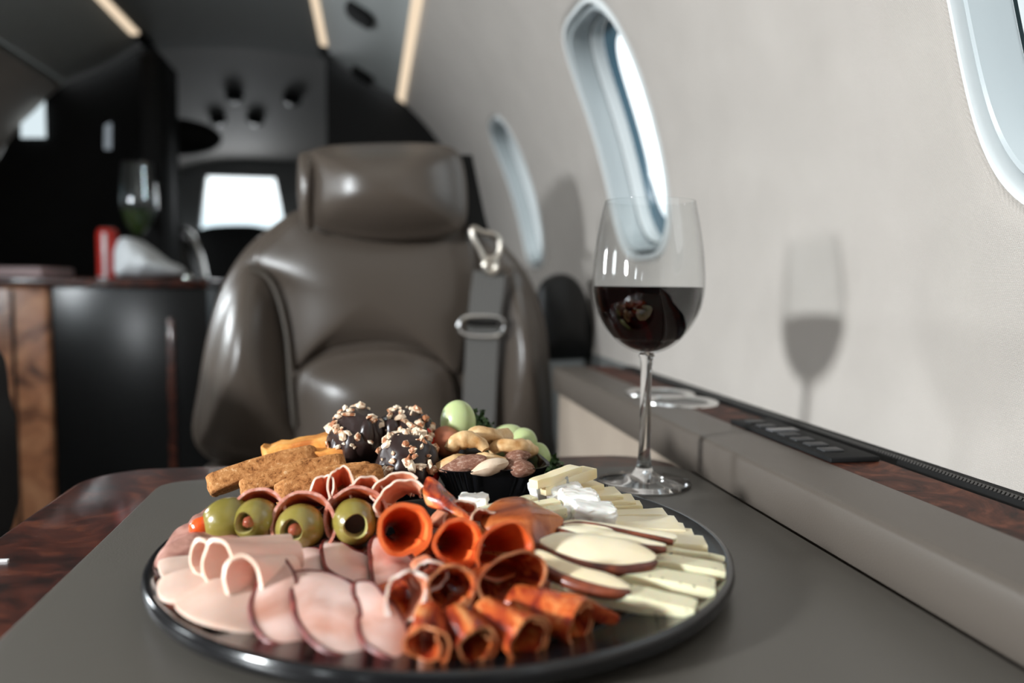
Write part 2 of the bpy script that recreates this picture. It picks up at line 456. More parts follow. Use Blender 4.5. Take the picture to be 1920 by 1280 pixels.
# ---------------------------------------------------------------- side ledge under the window wall
LX0, LX1, LZ = .262, .384, .030
ledge = thing('side_ledge', 'long grey leather and burl side ledge beneath the window wall', 'ledge', (.32, .5, FLOOR_Z))
def extr(sec, y0, y1, ny=2):
    V, Fc = [], []; n = len(sec)
    for k in range(ny):
        y = y0+(y1-y0)*k/(ny-1)
        for x, z in sec: V.append(Vector((x, y, z)))
    for k in range(ny-1):
        for i in range(n): Fc.append((k*n+i, k*n+(i+1) % n, (k+1)*n+(i+1) % n, (k+1)*n+i))
    Fc += [tuple(range(n)), tuple(range(len(V)-n, len(V)))]
    return V, Fc
vs, fs = extr([(.264,-.006),(.262,-.003),(.262,.026),(.2635,.0287),(.267,.030),(.312,.030),(.312,.020),(.30,-.006)], -.6, 1.14)
mesh('armrest_band', vs, fs, M['ledge'], ledge, sharp=50)
vs, fs = extr([(.3122,.010),(.3122,.0295),(.356,.0295),(.356,.010)], -.6, 1.14)
mesh('burl_strip', vs, fs, M['burls'], ledge, sharp=30)
vs, fs = extr([(.3562,.012),(.3562,.026),(.366,.024),(.372,.029),(.384,.030),(.386,.012)], -.6, 1.14)
mesh('dark_groove', vs, fs, M['blackm'], ledge, sharp=30)
zt = []
for k in range(260):
    y = .20+k*.0032; zt.append(tube([(.370,y,.0245),(.3745,y,.0305),(.380,y,.0285)], .0008, 5))
z_ = mesh('zipper_teeth', *join(*zt), plain('zipper', (.06,.055,.05), .45), ledge); z_['kind'] = 'stuff'
# side panel below the ledge, past the end of the table
def sp_(u, v): return Vector((.272, -.6+1.74*u, -.006-.69*v))
vs, fs = grid(sp_, 30, 4)
mesh('fabric_side_panel', vs, fs, weave('side_fabric', (.25,.19,.145), (.50,.41,.32), .006, 1.0), ledge, uv=[(v.y, v.z) for v in vs])
# cup holders
for (px, py) in ((1170,737),(1235,752)):
    c = at(px, py, .031); c.x = .318 if px < 1200 else .318
    prof = [(.028,-.0008),(.033,.0012),(.036,.0016),(.0385,.0006),(.039,-.001)]
    o = mesh('cup_holder', *lathe(prof, 48, (c.x, c.y, .0305)), M['chrome'], ledge)
    mesh('cup_well', *lathe([(.0001,.0001),(.027,.0001),(.0275,.0003)], 40, (c.x, c.y, .0302)), M['black'], o)
# seat control panel
p0 = at(1385, 790, .031); p1 = at(1600, 856, .031)
vs, fs = box(.314, .352, p1.y-.012, p0.y, .0296, .0335, .0012)
cp = mesh('control_panel', vs, fs, M['blackm'], ledge)
for k in range(7):
    y = p1.y+.006+k*(p0.y-p1.y-.02)/6.6
    vs, fs = box(.320, .336 if k != 4 else .345, y, y+.011, .0333, .0350, .0008)
    mesh('button', vs, fs, plain('grey_button', (.035,.035,.036), .5) if k != 4 else plain('display', (.10,.10,.105), .25), cp)

# ---------------------------------------------------------------- table
table = thing('cabin_table', 'dark burl wood cabin table with a grey leather inlay', 'table', (.02, .3, FLOOR_Z))
def rrect(x0, x1, y0, y1, r, n=8):
    out = []
    for cx, cy, a0 in ((x1-r,y1-r,0),(x0+r,y1-r,90),(x0+r,y0+r,180),(x1-r,y0+r,270)):
        for k in range(n+1):
            a = math.radians(a0+90*k/n); out.append((cx+r*math.cos(a), cy+r*math.sin(a)))
    return out
def slab(lp, z0, z1, bev):
    prof = [(0,z0),(0,z1-bev)]+[(bev*(1-math.cos(t*PI/8)), z1-bev+bev*math.sin(t*PI/8)) for t in range(1,5)]
    cx = sum(p[0] for p in lp)/len(lp); cy = sum(p[1] for p in lp)/len(lp); V, Fc = [], []; n = len(lp)
    for ins, z in prof:
        for i, (x, y) in enumerate(lp):
            a, b = lp[i-1], lp[(i+1) % n]; tx, ty = b[0]-a[0], b[1]-a[1]; l = math.hypot(tx, ty) or 1
            V.append(Vector((x-ty/l*ins, y+tx/l*ins, z)))
    for k in range(len(prof)-1):
        for i in range(n): Fc.append((k*n+i, k*n+(i+1) % n, (k+1)*n+(i+1) % n, (k+1)*n+i))
    Fc += [tuple(range(n)), tuple(range(len(V)-n, len(V)))]
    return V, Fc
far = rrect(-.222, .2585, .02, .688, .055, 10)
mesh('tabletop', *slab(far, -.022, -.0012, .006), M['burl'], table, sharp=35)
mesh('leather_inlay', *slab(rrect(-.156, .2575, .05, .634, .022, 8), -.004, 0, .0012), M['mat'], table, sharp=35)
vs, fs = box(-.10, .20, .20, .50, FLOOR_Z, -.0215, .01); mesh('pedestal', vs, fs, M['black'], table)
p = at(8, 1051, -.001)
vs, fs = box(p.x-.006, p.x+.0018, p.y-.001, p.y+.0015, -.0012, -.0004)
tag(mesh('paper_strip', vs, fs, plain('white_paper', (.8,.8,.8), .6), smooth=False), 'tiny white strip lying on the wood edge of the table', 'paper')

# ---------------------------------------------------------------- leather seat facing the table
SY = 1.25
seat = thing('leather_seat', 'large grey brown leather cabin seat facing the table', 'seat', (.012, 1.35, FLOOR_Z))
def S_(px, py, dy=0): return aty(px, py, SY+dy)
def cushion(name, pts, dy, thick, bulge, parent=seat, mat=None, power=2.4, n=6, rings=10):
    lp = [p for p in smooth_loop([S_(x, y, dy) for x, y in pts], n)]
    vs, fs = pad(lp, (0,-1,0), thick, bulge, rings, power, rnd=.09)
    return mesh(name, vs, fs, mat or M['leather'], parent, sharp=55)
cushion('backrest', [(398,842),(374,800),(384,720),(402,620),(428,535),(468,470),(520,425),(570,395),(640,383),(780,380),(860,390),(915,440),(975,508),(1008,590),(1020,690),(1026,790),(1018,850),(860,870),(700,874),(540,870),(440,860)], .10, .085, .015)
cushion('side_bolster', [(388,836),(379,800),(388,720),(405,625),(430,545),(462,498),(490,500),(512,540),(528,620),(540,720),(556,850),(480,858)], .02, .03, .052, power=2.0)
cushion('side_bolster', [(948,500),(980,525),(1005,600),(1018,700),(1024,790),(1014,852),(940,858),(918,780),(922,660),(934,560)], .02, .03, .052, power=2.0)
cushion('upper_cushion', [(478,485),(520,440),(570,405),(700,392),(850,398),(885,450),(890,560),(872,640),(858,700),(820,668),(740,640),(660,642),(580,662),(548,690),(532,600),(512,530)], .02, .03, .026)
cushion('lumbar_cushion', [(552,720),(575,680),(640,655),(740,648),(815,668),(846,700),(862,780),(866,870),(700,880),(566,872),(553,800)], .015, .03, .040)
cushion('headrest', [(566,330),(576,296),(610,282),(700,276),(800,276),(846,284),(864,312),(872,370),(868,420),(842,442),(760,452),(680,450),(610,436),(576,416),(566,380)], -.02, .05, .060, power=2.6)
cushion('headrest_wing', [(562,300),(576,288),(596,292),(600,330),(596,400),(586,432),(570,424),(560,370)], -.035, .03, .03)
# stitched piping along the bolster
pp = smooth_path([S_(x, y, -.018) for x, y in ((470,502),(500,518),(522,560),(538,630),(545,720),(552,800))], 8)
mesh('piping', *tube(pp, .0035, 8), plain('stitched_piping', (.09,.075,.06), .5), seat)
# seat cushion and base
vs, fs = box(-.225, .235, .93, 1.30, -.30, -.17, .035); mesh('seat_cushion', vs, fs, M['leather'], seat)
vs, fs = box(-.15, .17, 1.0, 1.32, FLOOR_Z, -.30, .01); mesh('seat_base', vs, fs, M['black'], seat)
for x0 in (-.262, .205):
    vs, fs = box(x0, x0+.055, .99, 1.32, -.30, -.135, .018); mesh('armrest', vs, fs, M['leather'], seat)
# shoulder belt: webbing, guide and adjuster
def ribbon(pts, w, th, n=6):
    P = smooth_path(pts, n); V, Fc = [], []
    for k, p in enumerate(P):
        for dx, dz in ((-w/2,0),(w/2,0),(w/2,-th),(-w/2,-th)): V.append(Vector((p.x+dx, p.y-dz, p.z)))
    for k in range(len(P)-1):
        for i in range(4): Fc.append((k*4+i, k*4+(i+1) % 4, (k+1)*4+(i+1) % 4, (k+1)*4+i))
    Fc += [(0,1,2,3), tuple(range(len(V)-4, len(V)))]
    return V, Fc
belt = mesh('shoulder_belt', *ribbon([S_(x, y, -.045) for x, y in ((918,508),(912,560),(906,610),(902,680),(898,760),(892,880))], .050, .003), M['belt'], seat, sharp=30)
mesh('belt_strap', *ribbon([S_(x, y, d) for x, y, d in ((868,290,.05),(880,350,.03),(895,420,-.02),(905,440,-.035))], .030, .003), M['blackm'], seat, sharp=30)
def ringpx(pts, r, dy, mat, name, parent):
    P = smooth_loop([S_(x, y, dy) for x, y in pts], 6); P.append(P[0]); P.append(P[1])
    return mesh(name, *tube(P, r, 8), mat, parent)
ringpx([(886,428),(905,436),(925,440),(936,450),(936,470),(926,488),(920,498),(910,490),(900,470),(888,448)], .0045, -.055, M['brass'], 'belt_guide', belt)
ringpx([(912,488),(922,486),(930,496),(926,508),(916,510),(908,500)], .0050, -.058, M['brass'], 'belt_guide', belt)
ringpx([(870,595),(938,597),(934,628),(867,626)], .0035, -.053, M['chrome'], 'belt_adjuster', belt)
vs, fs = tube([S_(876,605,-.056), S_(932,606,-.056)], .005, 8); mesh('adjuster_bar', vs, fs, M['black'], belt)
# black padded arm between seat and wall
lp = smooth_loop([aty(x, y, 1.42) for x, y in ((1000,660),(1002,600),(1006,540),(1030,516),(1060,516),(1085,545),(1100,600),(1108,650),(1112,668),(1060,672),(1010,672))], 6)
o = mesh('black_seat_shell', *pad(lp, (0,-1,0), .05, .015, 8, 2.4, rnd=.1), plain('black_leather', (.012,.012,.012), .45))
tag(o, 'black rounded seat shell between the leather seat and the window wall', 'seat')

# ---------------------------------------------------------------- forward partition, galley, cockpit
PY = 2.68
pts = [(-.14, FLOOR_Z), (-.14, .868)]
for k in range(1, 12):
    v = 1-k/12; pts.append((.084+(-.132-.084)*v, .738+(.868-.738)*(v**.8)-.018*math.sin(PI*v)))
for k in range(0, 14):
    phi = .868-(.868+.11)*k/13; x, z = arc(phi); pts.append((x, z))
pts += [(.386, .0), (.386, FLOOR_Z)]
def plate_xz(pts, y0, y1):
    n = len(pts); V = [Vector((x, y0, z)) for x, z in pts]+[Vector((x, y1, z)) for x, z in pts]
    return V, [tuple(range(n)), tuple(range(n, 2*n))]+[(i, (i+1) % n, n+(i+1) % n, n+i) for i in range(n)]
mesh('partition', *plate_xz(pts, PY, PY+.04), M['blackm'], smooth=False)
tag(bpy.data.objects['partition'], 'black partition closing the cabin behind the leather seat headrest', 'partition')
lp = [(mirror(x, -1), z) for x, z in pts]
lp[0] = (-.60, FLOOR_Z); lp[1] = (-.60, .80)
lp.insert(2, (-.66, .868))
o = mesh('partition', *plate_xz(lp, PY, PY+.04), M['blackm'], smooth=False)
tag(o, 'black partition on the left behind the galley counter', 'partition')
# two small glowing patches added on the dark partition as bright glints
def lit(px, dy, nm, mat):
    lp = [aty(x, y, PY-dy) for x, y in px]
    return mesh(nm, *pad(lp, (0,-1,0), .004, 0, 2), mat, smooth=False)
GLINT_GLOW = glow('glint_glow', (.78,.90,.95), .95)
struct(lit([(40,258),(40,232),(62,212),(84,190),(86,258)], .01, 'window_11', GLINT_GLOW))  # added glowing glint patch, not a window
struct(lit([(196,280),(197,235),(209,230),(209,280)], .01, 'window_12', glow('dim_glint_glow', (.6,.68,.75), .35)))  # added dim glowing glint patch, not a window
# galley cabinet
gal = thing('galley_cabinet', 'dark galley cabinet with an orange burl end and flat counter on the left', 'cabinet', (-.7, 2.4, FLOOR_Z))
GY = 2.2
xl, xr = aty(92, 600, GY).x, aty(388, 600, GY).x
cz = aty(200, 522, GY).z
vs, fs = box(-1.15, xl, GY, 2.66, FLOOR_Z, cz-.02, .012); mesh('burl_end_panel', vs, fs, M['burl2'], gal)
vs, fs = box(xl+.001, xr, GY+.012, 2.66, FLOOR_Z, cz-.02, .006); mesh('front', vs, fs, M['black'], gal)
vs, fs = box(-1.15, xr+.006, GY-.01, 2.67, cz-.0198, cz, .006); mesh('counter', vs, fs, M['burl'], gal)
x_ = aty(24, 600, GY).x
vs, fs = box(x_-.004, x_+.004, GY-.003, GY+.002, FLOOR_Z+.02, cz-.03); mesh('door_seam', vs, fs, M['blackm'], gal)
x_ = aty(318, 600, GY).x
vs, fs = box(x_-.008, x_+.008, GY+.006, GY+.013, -.35, .05, .002); mesh('door_pull', vs, fs, M['burl'], gal)
p = aty(352, 521, GY-.03)
o = mesh('latch_knob', *sphere(p, .014, .012, .012), M['chrome'], gal)
# can, napkin, stemmed glass, tray on the counter
c = aty(203, 515, 2.26); cz2 = cz
prof = [(.001,0),(.022,0),(.026,.005),(.026,.118),(.021,.128),(.0205,.130),(.001,.1295)]
can = thing('drink_can', 'slim red and white drink can on the galley counter', 'can', (c.x, 2.26, cz2))
CB = mesh('can_body', *lathe(prof, 32, (c.x, 2.26, cz2)), None, can, mats=[plain('can_red', (.60,.03,.02), .3), plain('can_white', (.75,.76,.78), .3)])
for p_ in CB.data.polygons:
    if p_.center.z-cz2 < .066+(.02*math.sin((p_.center.x-c.x)*60)) and p_.center.x < c.x+.006: p_.material_index = 1
(lambda *a, **k: None)(ramped('can_print', [(.42,(.75,.78,.8)),(.50,(.62,.03,.02)),(.75,(.55,.03,.02))], 6, 1, .3, bump=0, stretch=(1,1,1.2)))
mesh('can_lid', *lathe([(.001,.1292),(.0195,.1297),(.0208,.1312),(.0212,.1300)], 32, (c.x, 2.26, cz2)), M['chrome'], can)
lp = smooth_loop([aty(x, y, 2.26) for x, y in ((226,514),(224,470),(236,448),(262,450),(290,468),(315,488),(340,500),(345,512),(300,518),(250,518))], 5)
o = mesh('napkin', *pad(lp, (0,-1,0), .05, .05, 8, 2, .012, 30), plain('white_napkin', (.90,.93,.95), .8, bump=.4, bscale=60))
tag(o, 'crumpled white napkin heap on the galley counter beside the can', 'napkin')

c = aty(262, 500, 2.40)
g = thing('stemmed_glass', 'stemmed glass holding something green, on the galley counter', 'glass', (c.x, 2.40, cz2))
B = [(.001,.0),(.035,.0),(.034,.003),(.006,.008),(.004,.02),(.004,.10),(.012,.118),(.036,.15),(.048,.19),(.050,.22),(.046,.27),(.040,.32),(.0385,.32),(.0445,.27),(.0485,.22),(.046,.19),(.034,.152),(.010,.122),(.001,.121)]
mesh('glass_body', *lathe(B, 40, (c.x, 2.40, cz2+.001)), thin_glass('galley_glass', (.88,.91,.92), .10, 2.5), g)
mesh('green_drink', *lathe([(.001,.1225),(.010,.1235),(.033,.153),(.0448,.189),(.001,.189)], 36, (c.x, 2.40, cz2)), plain('green_drink', (.10,.17,.04), .4), g)
lp = [at_ for at_ in (aty(-60,516,2.24), aty(84,516,2.24))]
vs, fs = box(lp[0].x, lp[1].x, 2.22, 2.45, cz2+.001, cz2+.027, .006)
tag(mesh('folded_towel', vs, fs, plain('pink_towel', (.66,.50,.50), .8)), 'flat pinkish white folded towel on the galley counter, far left', 'towel')
# dark tall column beside the doorway
x0, x1 = aty(282, 300, 2.6).x, aty(318, 300, 2.6).x
vs, fs = box(x0, x1, 2.50, 2.679, cz, .80, .01)
tag(mesh('galley_column', vs, fs, M['blackm']), 'black upright column between galley and cockpit doorway', 'column')
# cockpit: sloping liner, front wall with windshield, glareshield, pilot seat
def liner(u, v):
    x = -1.15+1.45*u; y = PY+.02+(4.02-PY)*v
    z = .90-.19*v**1.4-.55*abs((x+.41)/.9)**3
    return Vector((x, y, z))
vs, fs = grid(liner, 24, 16); o = mesh('cockpit_ceiling_liner', vs, fs, plain('cockpit_liner', (.20,.19,.18), .7))
struct(o); o.name = 'ceiling_cockpit'
for (px, py, r, y) in ((410,288,.034,3.45),(480,294,.036,3.45),(440,212,.034,3.2),(548,205,.036,3.2)):
    p = aty(px, py, y); v = (y-PY-.02)/(4.02-PY); z = .90-.19*max(v,0)**1.4-.55*abs((p.x+.41)/.9)**3
    o = mesh('overhead_knob', *sphere((p.x, y, z-.012), r, r*1.2, .028, 20, 12), M['black'])
    tag(o, 'dark round %s knob on the grey cockpit ceiling' % {410:'lower left',480:'lower right',440:'upper left',548:'upper right'}[px], 'knob')
p = aty(365, 258, 2.95)
o = mesh('dark_ceiling_cover', *sphere((p.x-.06, 2.95, p.z), .15, .10, .062, 28, 14), M['blackm'])
tag(o, 'dark oval cover hanging under the ceiling beside the black partition', 'cover')
hole = [aty(x, y, 4.02) for x, y in ((372,436),(385,328),(515,332),(534,424))]
outer = [Vector((-1.2,4.02,FLOOR_Z)), Vector((-1.2,4.02,.9)), Vector((.4,4.02,.9)), Vector((.4,4.02,FLOOR_Z))]
V, Fc = [], []
def dense(q, n): return [q[i]+(q[(i+1) % 4]-q[i])*(k/n) for i in range(4) for k in range(n)]
hi, ho = dense(hole, 8), dense(outer, 8)
for row in (ho, hi, [p+Vector((0,.05,0)) for p in hi]): V += row
for k in range(2):
    for i in range(32): Fc.append((k*32+i, k*32+(i+1) % 32, (k+1)*32+(i+1) % 32, (k+1)*32+i))
struct(mesh('wall_front', V, Fc, plain('cockpit_wall', (.24,.235,.23), .6), smooth=False))
V = [p+Vector((0,.03,0)) for p in hole]
struct(mesh('window_13', V, [(0,1,2,3)], M['pane'], smooth=False))
ln = area_light('daylight_windshield', tuple(sum(hole, Vector())/4+Vector((0,-.02,0))), (-.4, 2.6, .3), .30, .22, 1.6, DAY)
lp = smooth_loop([aty(x, y, 3.6) for x, y in ((340,520),(370,450),(400,432),(450,427),(500,430),(540,450),(600,520),(600,640),(340,640))], 5)
tag(mesh('glareshield', *pad(lp, (0,-1,0), .2, .05, 6), M['blackm']), 'black instrument hood below the bright windshield', 'dashboard')
lp = smooth_loop([aty(x, y, 3.0) for x, y in ((280,640),(285,480),(300,430),(330,425),(360,445),(380,490),(388,540),(388,640))], 5)
ps = mesh('pilot_seat', *pad(lp, (0,-1,0), .12, .03, 6), M['black'])
tag(ps, 'black cockpit seat back with a bright rim left of the windshield', 'seat')
mesh('seat_rim', *tube(smooth_path([aty(x, y, 2.97) for x, y in ((318,422),(340,428),(360,445),(374,475),(384,520))], 6), .012, 10), M['chrome'], ps)
# black seat at the left edge of the view
lp = smooth_loop([aty(x, y, 1.0) for x, y in ((-120,1100),(-120,660),(-30,640),(4,664),(14,700),(18,740),(30,800),(35,880),(30,960),(16,1010),(0,1060))], 6)
o = mesh('aisle_seat', *pad(lp, (0,-1,0), .12, .02, 8), plain('black_seat_leather', (.010,.010,.011), .5))
tag(o, 'black seat side cut off by the left edge of the view', 'seat')

# ================================================================ tableware
PC = Vector((.040, .4247, 0))
prof = [(.0005,.0045),(.112,.0045),(.118,.0055),(.123,.0088),(.127,.0103),(.144,.0118),(.147,.0135),(.1492,.0140),(.1505,.0128),(.151,.0095),(.1495,.0060),(.142,.0025),(.128,.0003),(.0005,.0003)]
o = mesh('serving_platter', *lathe([(r, z) for r, z in prof], 128, PC), M['plate'], sharp=60)
tag(o, 'large round glossy black serving platter on the grey table inlay', 'platter')
# wine glass
GC = at(1207, 906, 0)
wg = thing('wine_glass', 'stemmed wine glass half filled with red wine, standing behind the platter', 'wine glass', GC)
stemglass = newmat('stem_glass')[0]; b = stemglass.node_tree.nodes['Principled BSDF']
setp(b, Base_Color=(1,1,1,1), Roughness=.0, IOR=1.48); b.inputs['Transmission Weight'].default_value = 1
foot = [(.0005,.0002),(.0350,.0002),(.0358,.0012),(.0352,.0022),(.028,.0034),(.018,.0052),(.010,.0078),(.0066,.0115),(.0050,.018),(.0043,.030),(.0041,.055),(.0042,.085),(.0048,.095),(.0062,.0985),(.0050,.1008),(.0005,.1012)]
mesh('stem_and_foot', *lathe(foot, 64, GC), stemglass, wg, sharp=70)
outer_b = [(.0005,.1005),(.0075,.1008),(.0165,.1045),(.0255,.1115),(.0335,.1215),(.0390,.1330),(.0415,.1440),(.0421,.1520),(.0416,.1640),(.0400,.1800),(.0372,.1970),(.0340,.2125),(.0336,.2140)]
P = smooth_path([(r, 0, z) for r, z in outer_b], 5); P = [(p.x, p.z) for p in P]
inner = [(max(r-.0009, .0005), z+(.0012 if z < .11 else 0)) for r, z in P]
bp = P+[(P[-1][0]-.0004, P[-1][1]+.0004)]+inner[::-1]
mesh('bowl', *lathe(bp, 96, GC), thin_glass('bowl_glass', (.985,.99,.99), .032, 4.6, .8), wg, sharp=80)
wz = .1505
wp = [(r-.0004, z) for r, z in inner if z < wz]+[(.0409, wz), (.0400, wz-.0006), (.0005, wz-.0008)]
wine = newmat('red_wine')[0]; b = wine.node_tree.nodes['Principled BSDF']
setp(b, Base_Color=(.006,.00015,.0002,1), Roughness=.0, IOR=1.34); b.inputs['Transmission Weight'].default_value = 1
mesh('wine', *lathe(wp, 96, GC), wine, wg, sharp=50)

# ================================================================ food
M['ham'] = ramped('ham', [(.30,(.88,.66,.60)),(.52,(.82,.55,.48)),(.72,(.62,.27,.18))], 20, 4, .34, .6, bump=.12, sub=.25, spec=.5)
M['rind'] = ramped('ham_rind', [(.35,(.10,.018,.016)),(.7,(.26,.05,.04))], 160, 3, .45)
M['turkey'] = ramped('turkey', [(.3,(.84,.62,.52)),(.55,(.78,.53,.43)),(.75,(.66,.38,.28))], 22, 4, .42, .5, bump=.12, sub=.35)
M['turkey_edge'] = plain('turkey_edge', (.80,.58,.45), .4, sub=.3)
M['beef'] = ramped('roast_beef', [(.30,(.24,.09,.07)),(.5,(.40,.19,.145)),(.72,(.52,.28,.22))], 120, 6, .5, .5, bump=.7)
M['salami'] = ramped('salami', [(.34,(.62,.30,.22)),(.48,(.50,.10,.035)),(.66,(.60,.13,.045))], 160, 4, .34, bump=.25, sub=.15)
M['salami_edge'] = ramped('salami_edge', [(.38,(.66,.35,.28)),(.6,(.50,.17,.11))], 260, 3, .45, bump=.3)
M['orange'] = ramped('orange_meat', [(.30,(.48,.06,.014)),(.6,(.68,.10,.018)),(.8,(.78,.20,.06))], 60, 5, .28, .8, bump=.2, sub=.2, spec=.6)
M['orange_edge'] = ramped('orange_edge', [(.35,(.80,.13,.025)),(.7,(.86,.22,.06))], 90, 3, .3, bump=.1)
M['cured'] = ramped('cured_ham', [(.36,(.14,.012,.007)),(.46,(.36,.045,.014)),(.56,(.58,.12,.026)),(.66,(.76,.33,.12))], 120, 4, .24, .9, bump=.25, sub=.15, spec=.6, stretch=(1,.22,1))
M['cured_edge'] = ramped('cured_edge', [(.35,(.46,.11,.035)),(.7,(.74,.32,.14))], 60, 3, .3, bump=.1)
M['pink'] = ramped('pink_ham', [(.30,(.58,.16,.07)),(.52,(.74,.30,.17)),(.72,(.86,.52,.38))], 30, 5, .32, .8, bump=.25, sub=.2)
M['fat'] = plain('white_fat', (.88,.74,.66), .35, sub=.3)
M['olive'] = ramped('olive', [(.3,(.17,.135,.022)),(.6,(.26,.205,.042)),(.8,(.34,.27,.075))], 30, 3, .26, bump=.06, spec=.6, sub=.1, coat=.3)
M['olive_in'] = plain('olive_flesh', (.38,.33,.12), .4)
M['pimento'] = plain('pimento', (.70,.09,.015), .2, sub=.2)
M['almond_stuff'] = plain('nut_stuffing', (.30,.075,.04), .18)
M['bread'] = ramped('rye_bread', [(.34,(.13,.040,.010)),(.46,(.46,.19,.06)),(.60,(.62,.30,.11)),(.70,(.90,.66,.40))], 260, 6, .85, .3, bump=1.0, bdist=.0012, nrough=.8, spec=.2)
M['cracker'] = ramped('wavy_cracker', [(.35,(.50,.15,.025)),(.55,(.78,.34,.07)),(.75,(.88,.55,.22))], 60, 5, .6, bump=.6)
M['choc'] = plain('dark_chocolate', (.028,.015,.013), .33, spec=.5, bump=.5, bscale=120)
M['nut'] = ramped('chopped_nut', [(.42,(.40,.15,.06)),(.49,(.78,.58,.40)),(.68,(.90,.78,.62))], 150, 3, .6, bump=.3)
M['straw'] = plain('strawberry', (.62,.025,.012), .25)
M['grape'] = ramped('green_grape', [(.3,(.45,.53,.24)),(.7,(.58,.64,.34))], 14, 2, .30, bump=.03, sub=.45, spec=.45, subc=(.6,1,.3))
M['redgrape'] = ramped('red_grape', [(.3,(.46,.12,.06)),(.7,(.60,.27,.15))], 20, 2, .32, bump=.03, sub=.3)
M['leaf'] = ramped('parsley', [(.3,(.025,.06,.018)),(.7,(.07,.14,.045))], 80, 3, .5)
M['cup'] = plain('fluted_black_plastic', (.006,.006,.007), .16, spec=.6)
M['cashew'] = ramped('cashew', [(.3,(.48,.23,.07)),(.5,(.72,.47,.23)),(.7,(.86,.66,.42))], 75, 4, .45, bump=.25, sub=.1)
M['almond'] = ramped('almond', [(.36,(.17,.060,.034)),(.52,(.32,.14,.085)),(.64,(.66,.48,.38))], 240, 7, .7, bump=1.0, nrough=.8, stretch=(1,2.5,2.5))
M['blanched'] = ramped('pale_almond', [(.3,(.58,.38,.24)),(.6,(.76,.60,.45)),(.8,(.84,.72,.58))], 60, 5, .6, bump=.4)
M['cheese'] = ramped('pale_cheese', [(.3,(.90,.74,.43)),(.65,(.94,.82,.60))], 25, 3, .38, bump=.08, sub=.4, subc=(1,.8,.4))
m, t, b, o_ = newmat('pepper_cheese'); M['pcheese'] = m
b.inputs['Roughness'].default_value = .4; b.inputs['Subsurface Weight'].default_value = .35; b.inputs['Subsurface Scale'].default_value = .004
tc = t.nodes.new('ShaderNodeTexCoord'); n = t.nodes.new('ShaderNodeTexNoise'); n.inputs['Scale'].default_value = 330; n.inputs['Detail'].default_value = 1
r = t.nodes.new('ShaderNodeValToRGB'); r.color_ramp.elements[0].position = .255; r.color_ramp.elements[0].color = (.14,.11,.05,1)
r.color_ramp.elements[1].position = .30; r.color_ramp.elements[1].color = (.90,.82,.56,1)
t.links.new(tc.outputs['Object'], n.inputs['Vector']); t.links.new(n.outputs[0], r.inputs[0]); t.links.new(r.outputs[0], b.inputs['Base Color'])
M['brie'] = ramped('white_cheese', [(.3,(.90,.86,.79)),(.7,(.95,.92,.87))], 60, 5, .7, bump=.4, sub=.3)
M['brie_rind'] = ramped('grey_cheese_rind', [(.35,(.22,.22,.20)),(.65,(.50,.49,.45))], 60, 4, .6)
M['pear'] = ramped('pear_flesh', [(.3,(.90,.72,.46)),(.7,(.94,.84,.64))], 18, 3, .32, bump=.08, sub=.4, subc=(1,.7,.35))
M['pear_skin'] = ramped('pear_skin', [(.35,(.07,.016,.010)),(.65,(.24,.055,.022))], 70, 4, .3, spec=.5)

def roll(name, mouth, back, rs, rh, taper, thick, turns=1.12, start=-PI/2, flare=.12, slant=0, sphase=0, wob=.10, seed=0, mats=('orange','orange_edge'), parent=None, nu=64, nv=18, tilt=0, sag=0, edge_rows=1, curl=.16, rmode=0):
    """a thin slice rolled round an axis; mouth = centre of the open end, back = centre of the far end"""
    mouth = Vector(mouth); back = Vector(back); d, s, u = basis(back-mouth); L = (back-mouth).length
    if tilt:
        q = Matrix.Rotation(tilt, 3, d); s = q @ s; u = q @ u
    def pt(a01, v, th):
        a = start+2*PI*turns*a01
        k = 1-curl*a01*turns if turns > 1 else 1-.08*a01
        rr = (1+(taper-1)*v)*k*(1+flare*(1-v)**5)
        nz = wob*noise.noise(Vector((math.cos(a)*1.1+seed*7.3, math.sin(a)*1.1+v*1.3, seed*3.1+a01)))
        nz += wob*.4*noise.noise(Vector((math.cos(a)*3+seed, math.sin(a)*3+v*4, seed*5.1)))
        rr *= 1+nz
        along = v*L+slant*math.cos(a-sphase)*rs*(1-v)+rs*.22*wob*10*noise.noise(Vector((math.cos(a)*1.4, math.sin(a)*1.4, seed+9)))*(1-v)*.5
        return mouth+d*along+s*(math.cos(a)*(rs*rr-th))+u*(math.sin(a)*(rh*rr-th))-Vector((0,0,sag*v*v))
    V, Fc, FM = [], [], []
    for th in (0, thick):
        for j in range(nv):
            vv = (j/(nv-1))**1.3
            for i in range(nu): V.append(pt(i/(nu-1), vv, th))
    off = nu*nv
    for j in range(nv-1):
        for i in range(nu-1):
            a = j*nu+i
            Fc.append((a, a+1, a+nu+1, a+nu)); FM.append(1 if j < edge_rows-1 else 0)
            Fc.append((off+a, off+a+nu, off+a+nu+1, off+a+1)); FM.append(1 if j < edge_rows-1 else 0)
    for i in range(nu-1):
        Fc.append((i, off+i, off+i+1, i+1)); FM.append(1)
        q = (nv-1)*nu+i; Fc.append((q, q+1, off+q+1, off+q)); FM.append(0)
    for j in range(nv-1):
        for c_ in (0, nu-1):
            a = j*nu+c_; Fc.append((a, a+nu, off+a+nu, off+a)); FM.append(1)
    return mesh(name, V, Fc, None, parent, mats=[M[mats[0]], M[mats[1]]], fmat=FM, sharp=50)
def lerpz(y0, z0, y1, z1):
    return lambda px, py: at(px, py, z0+(z1-z0)*min(1, max(0, (py-y0)/(y1-y0))))

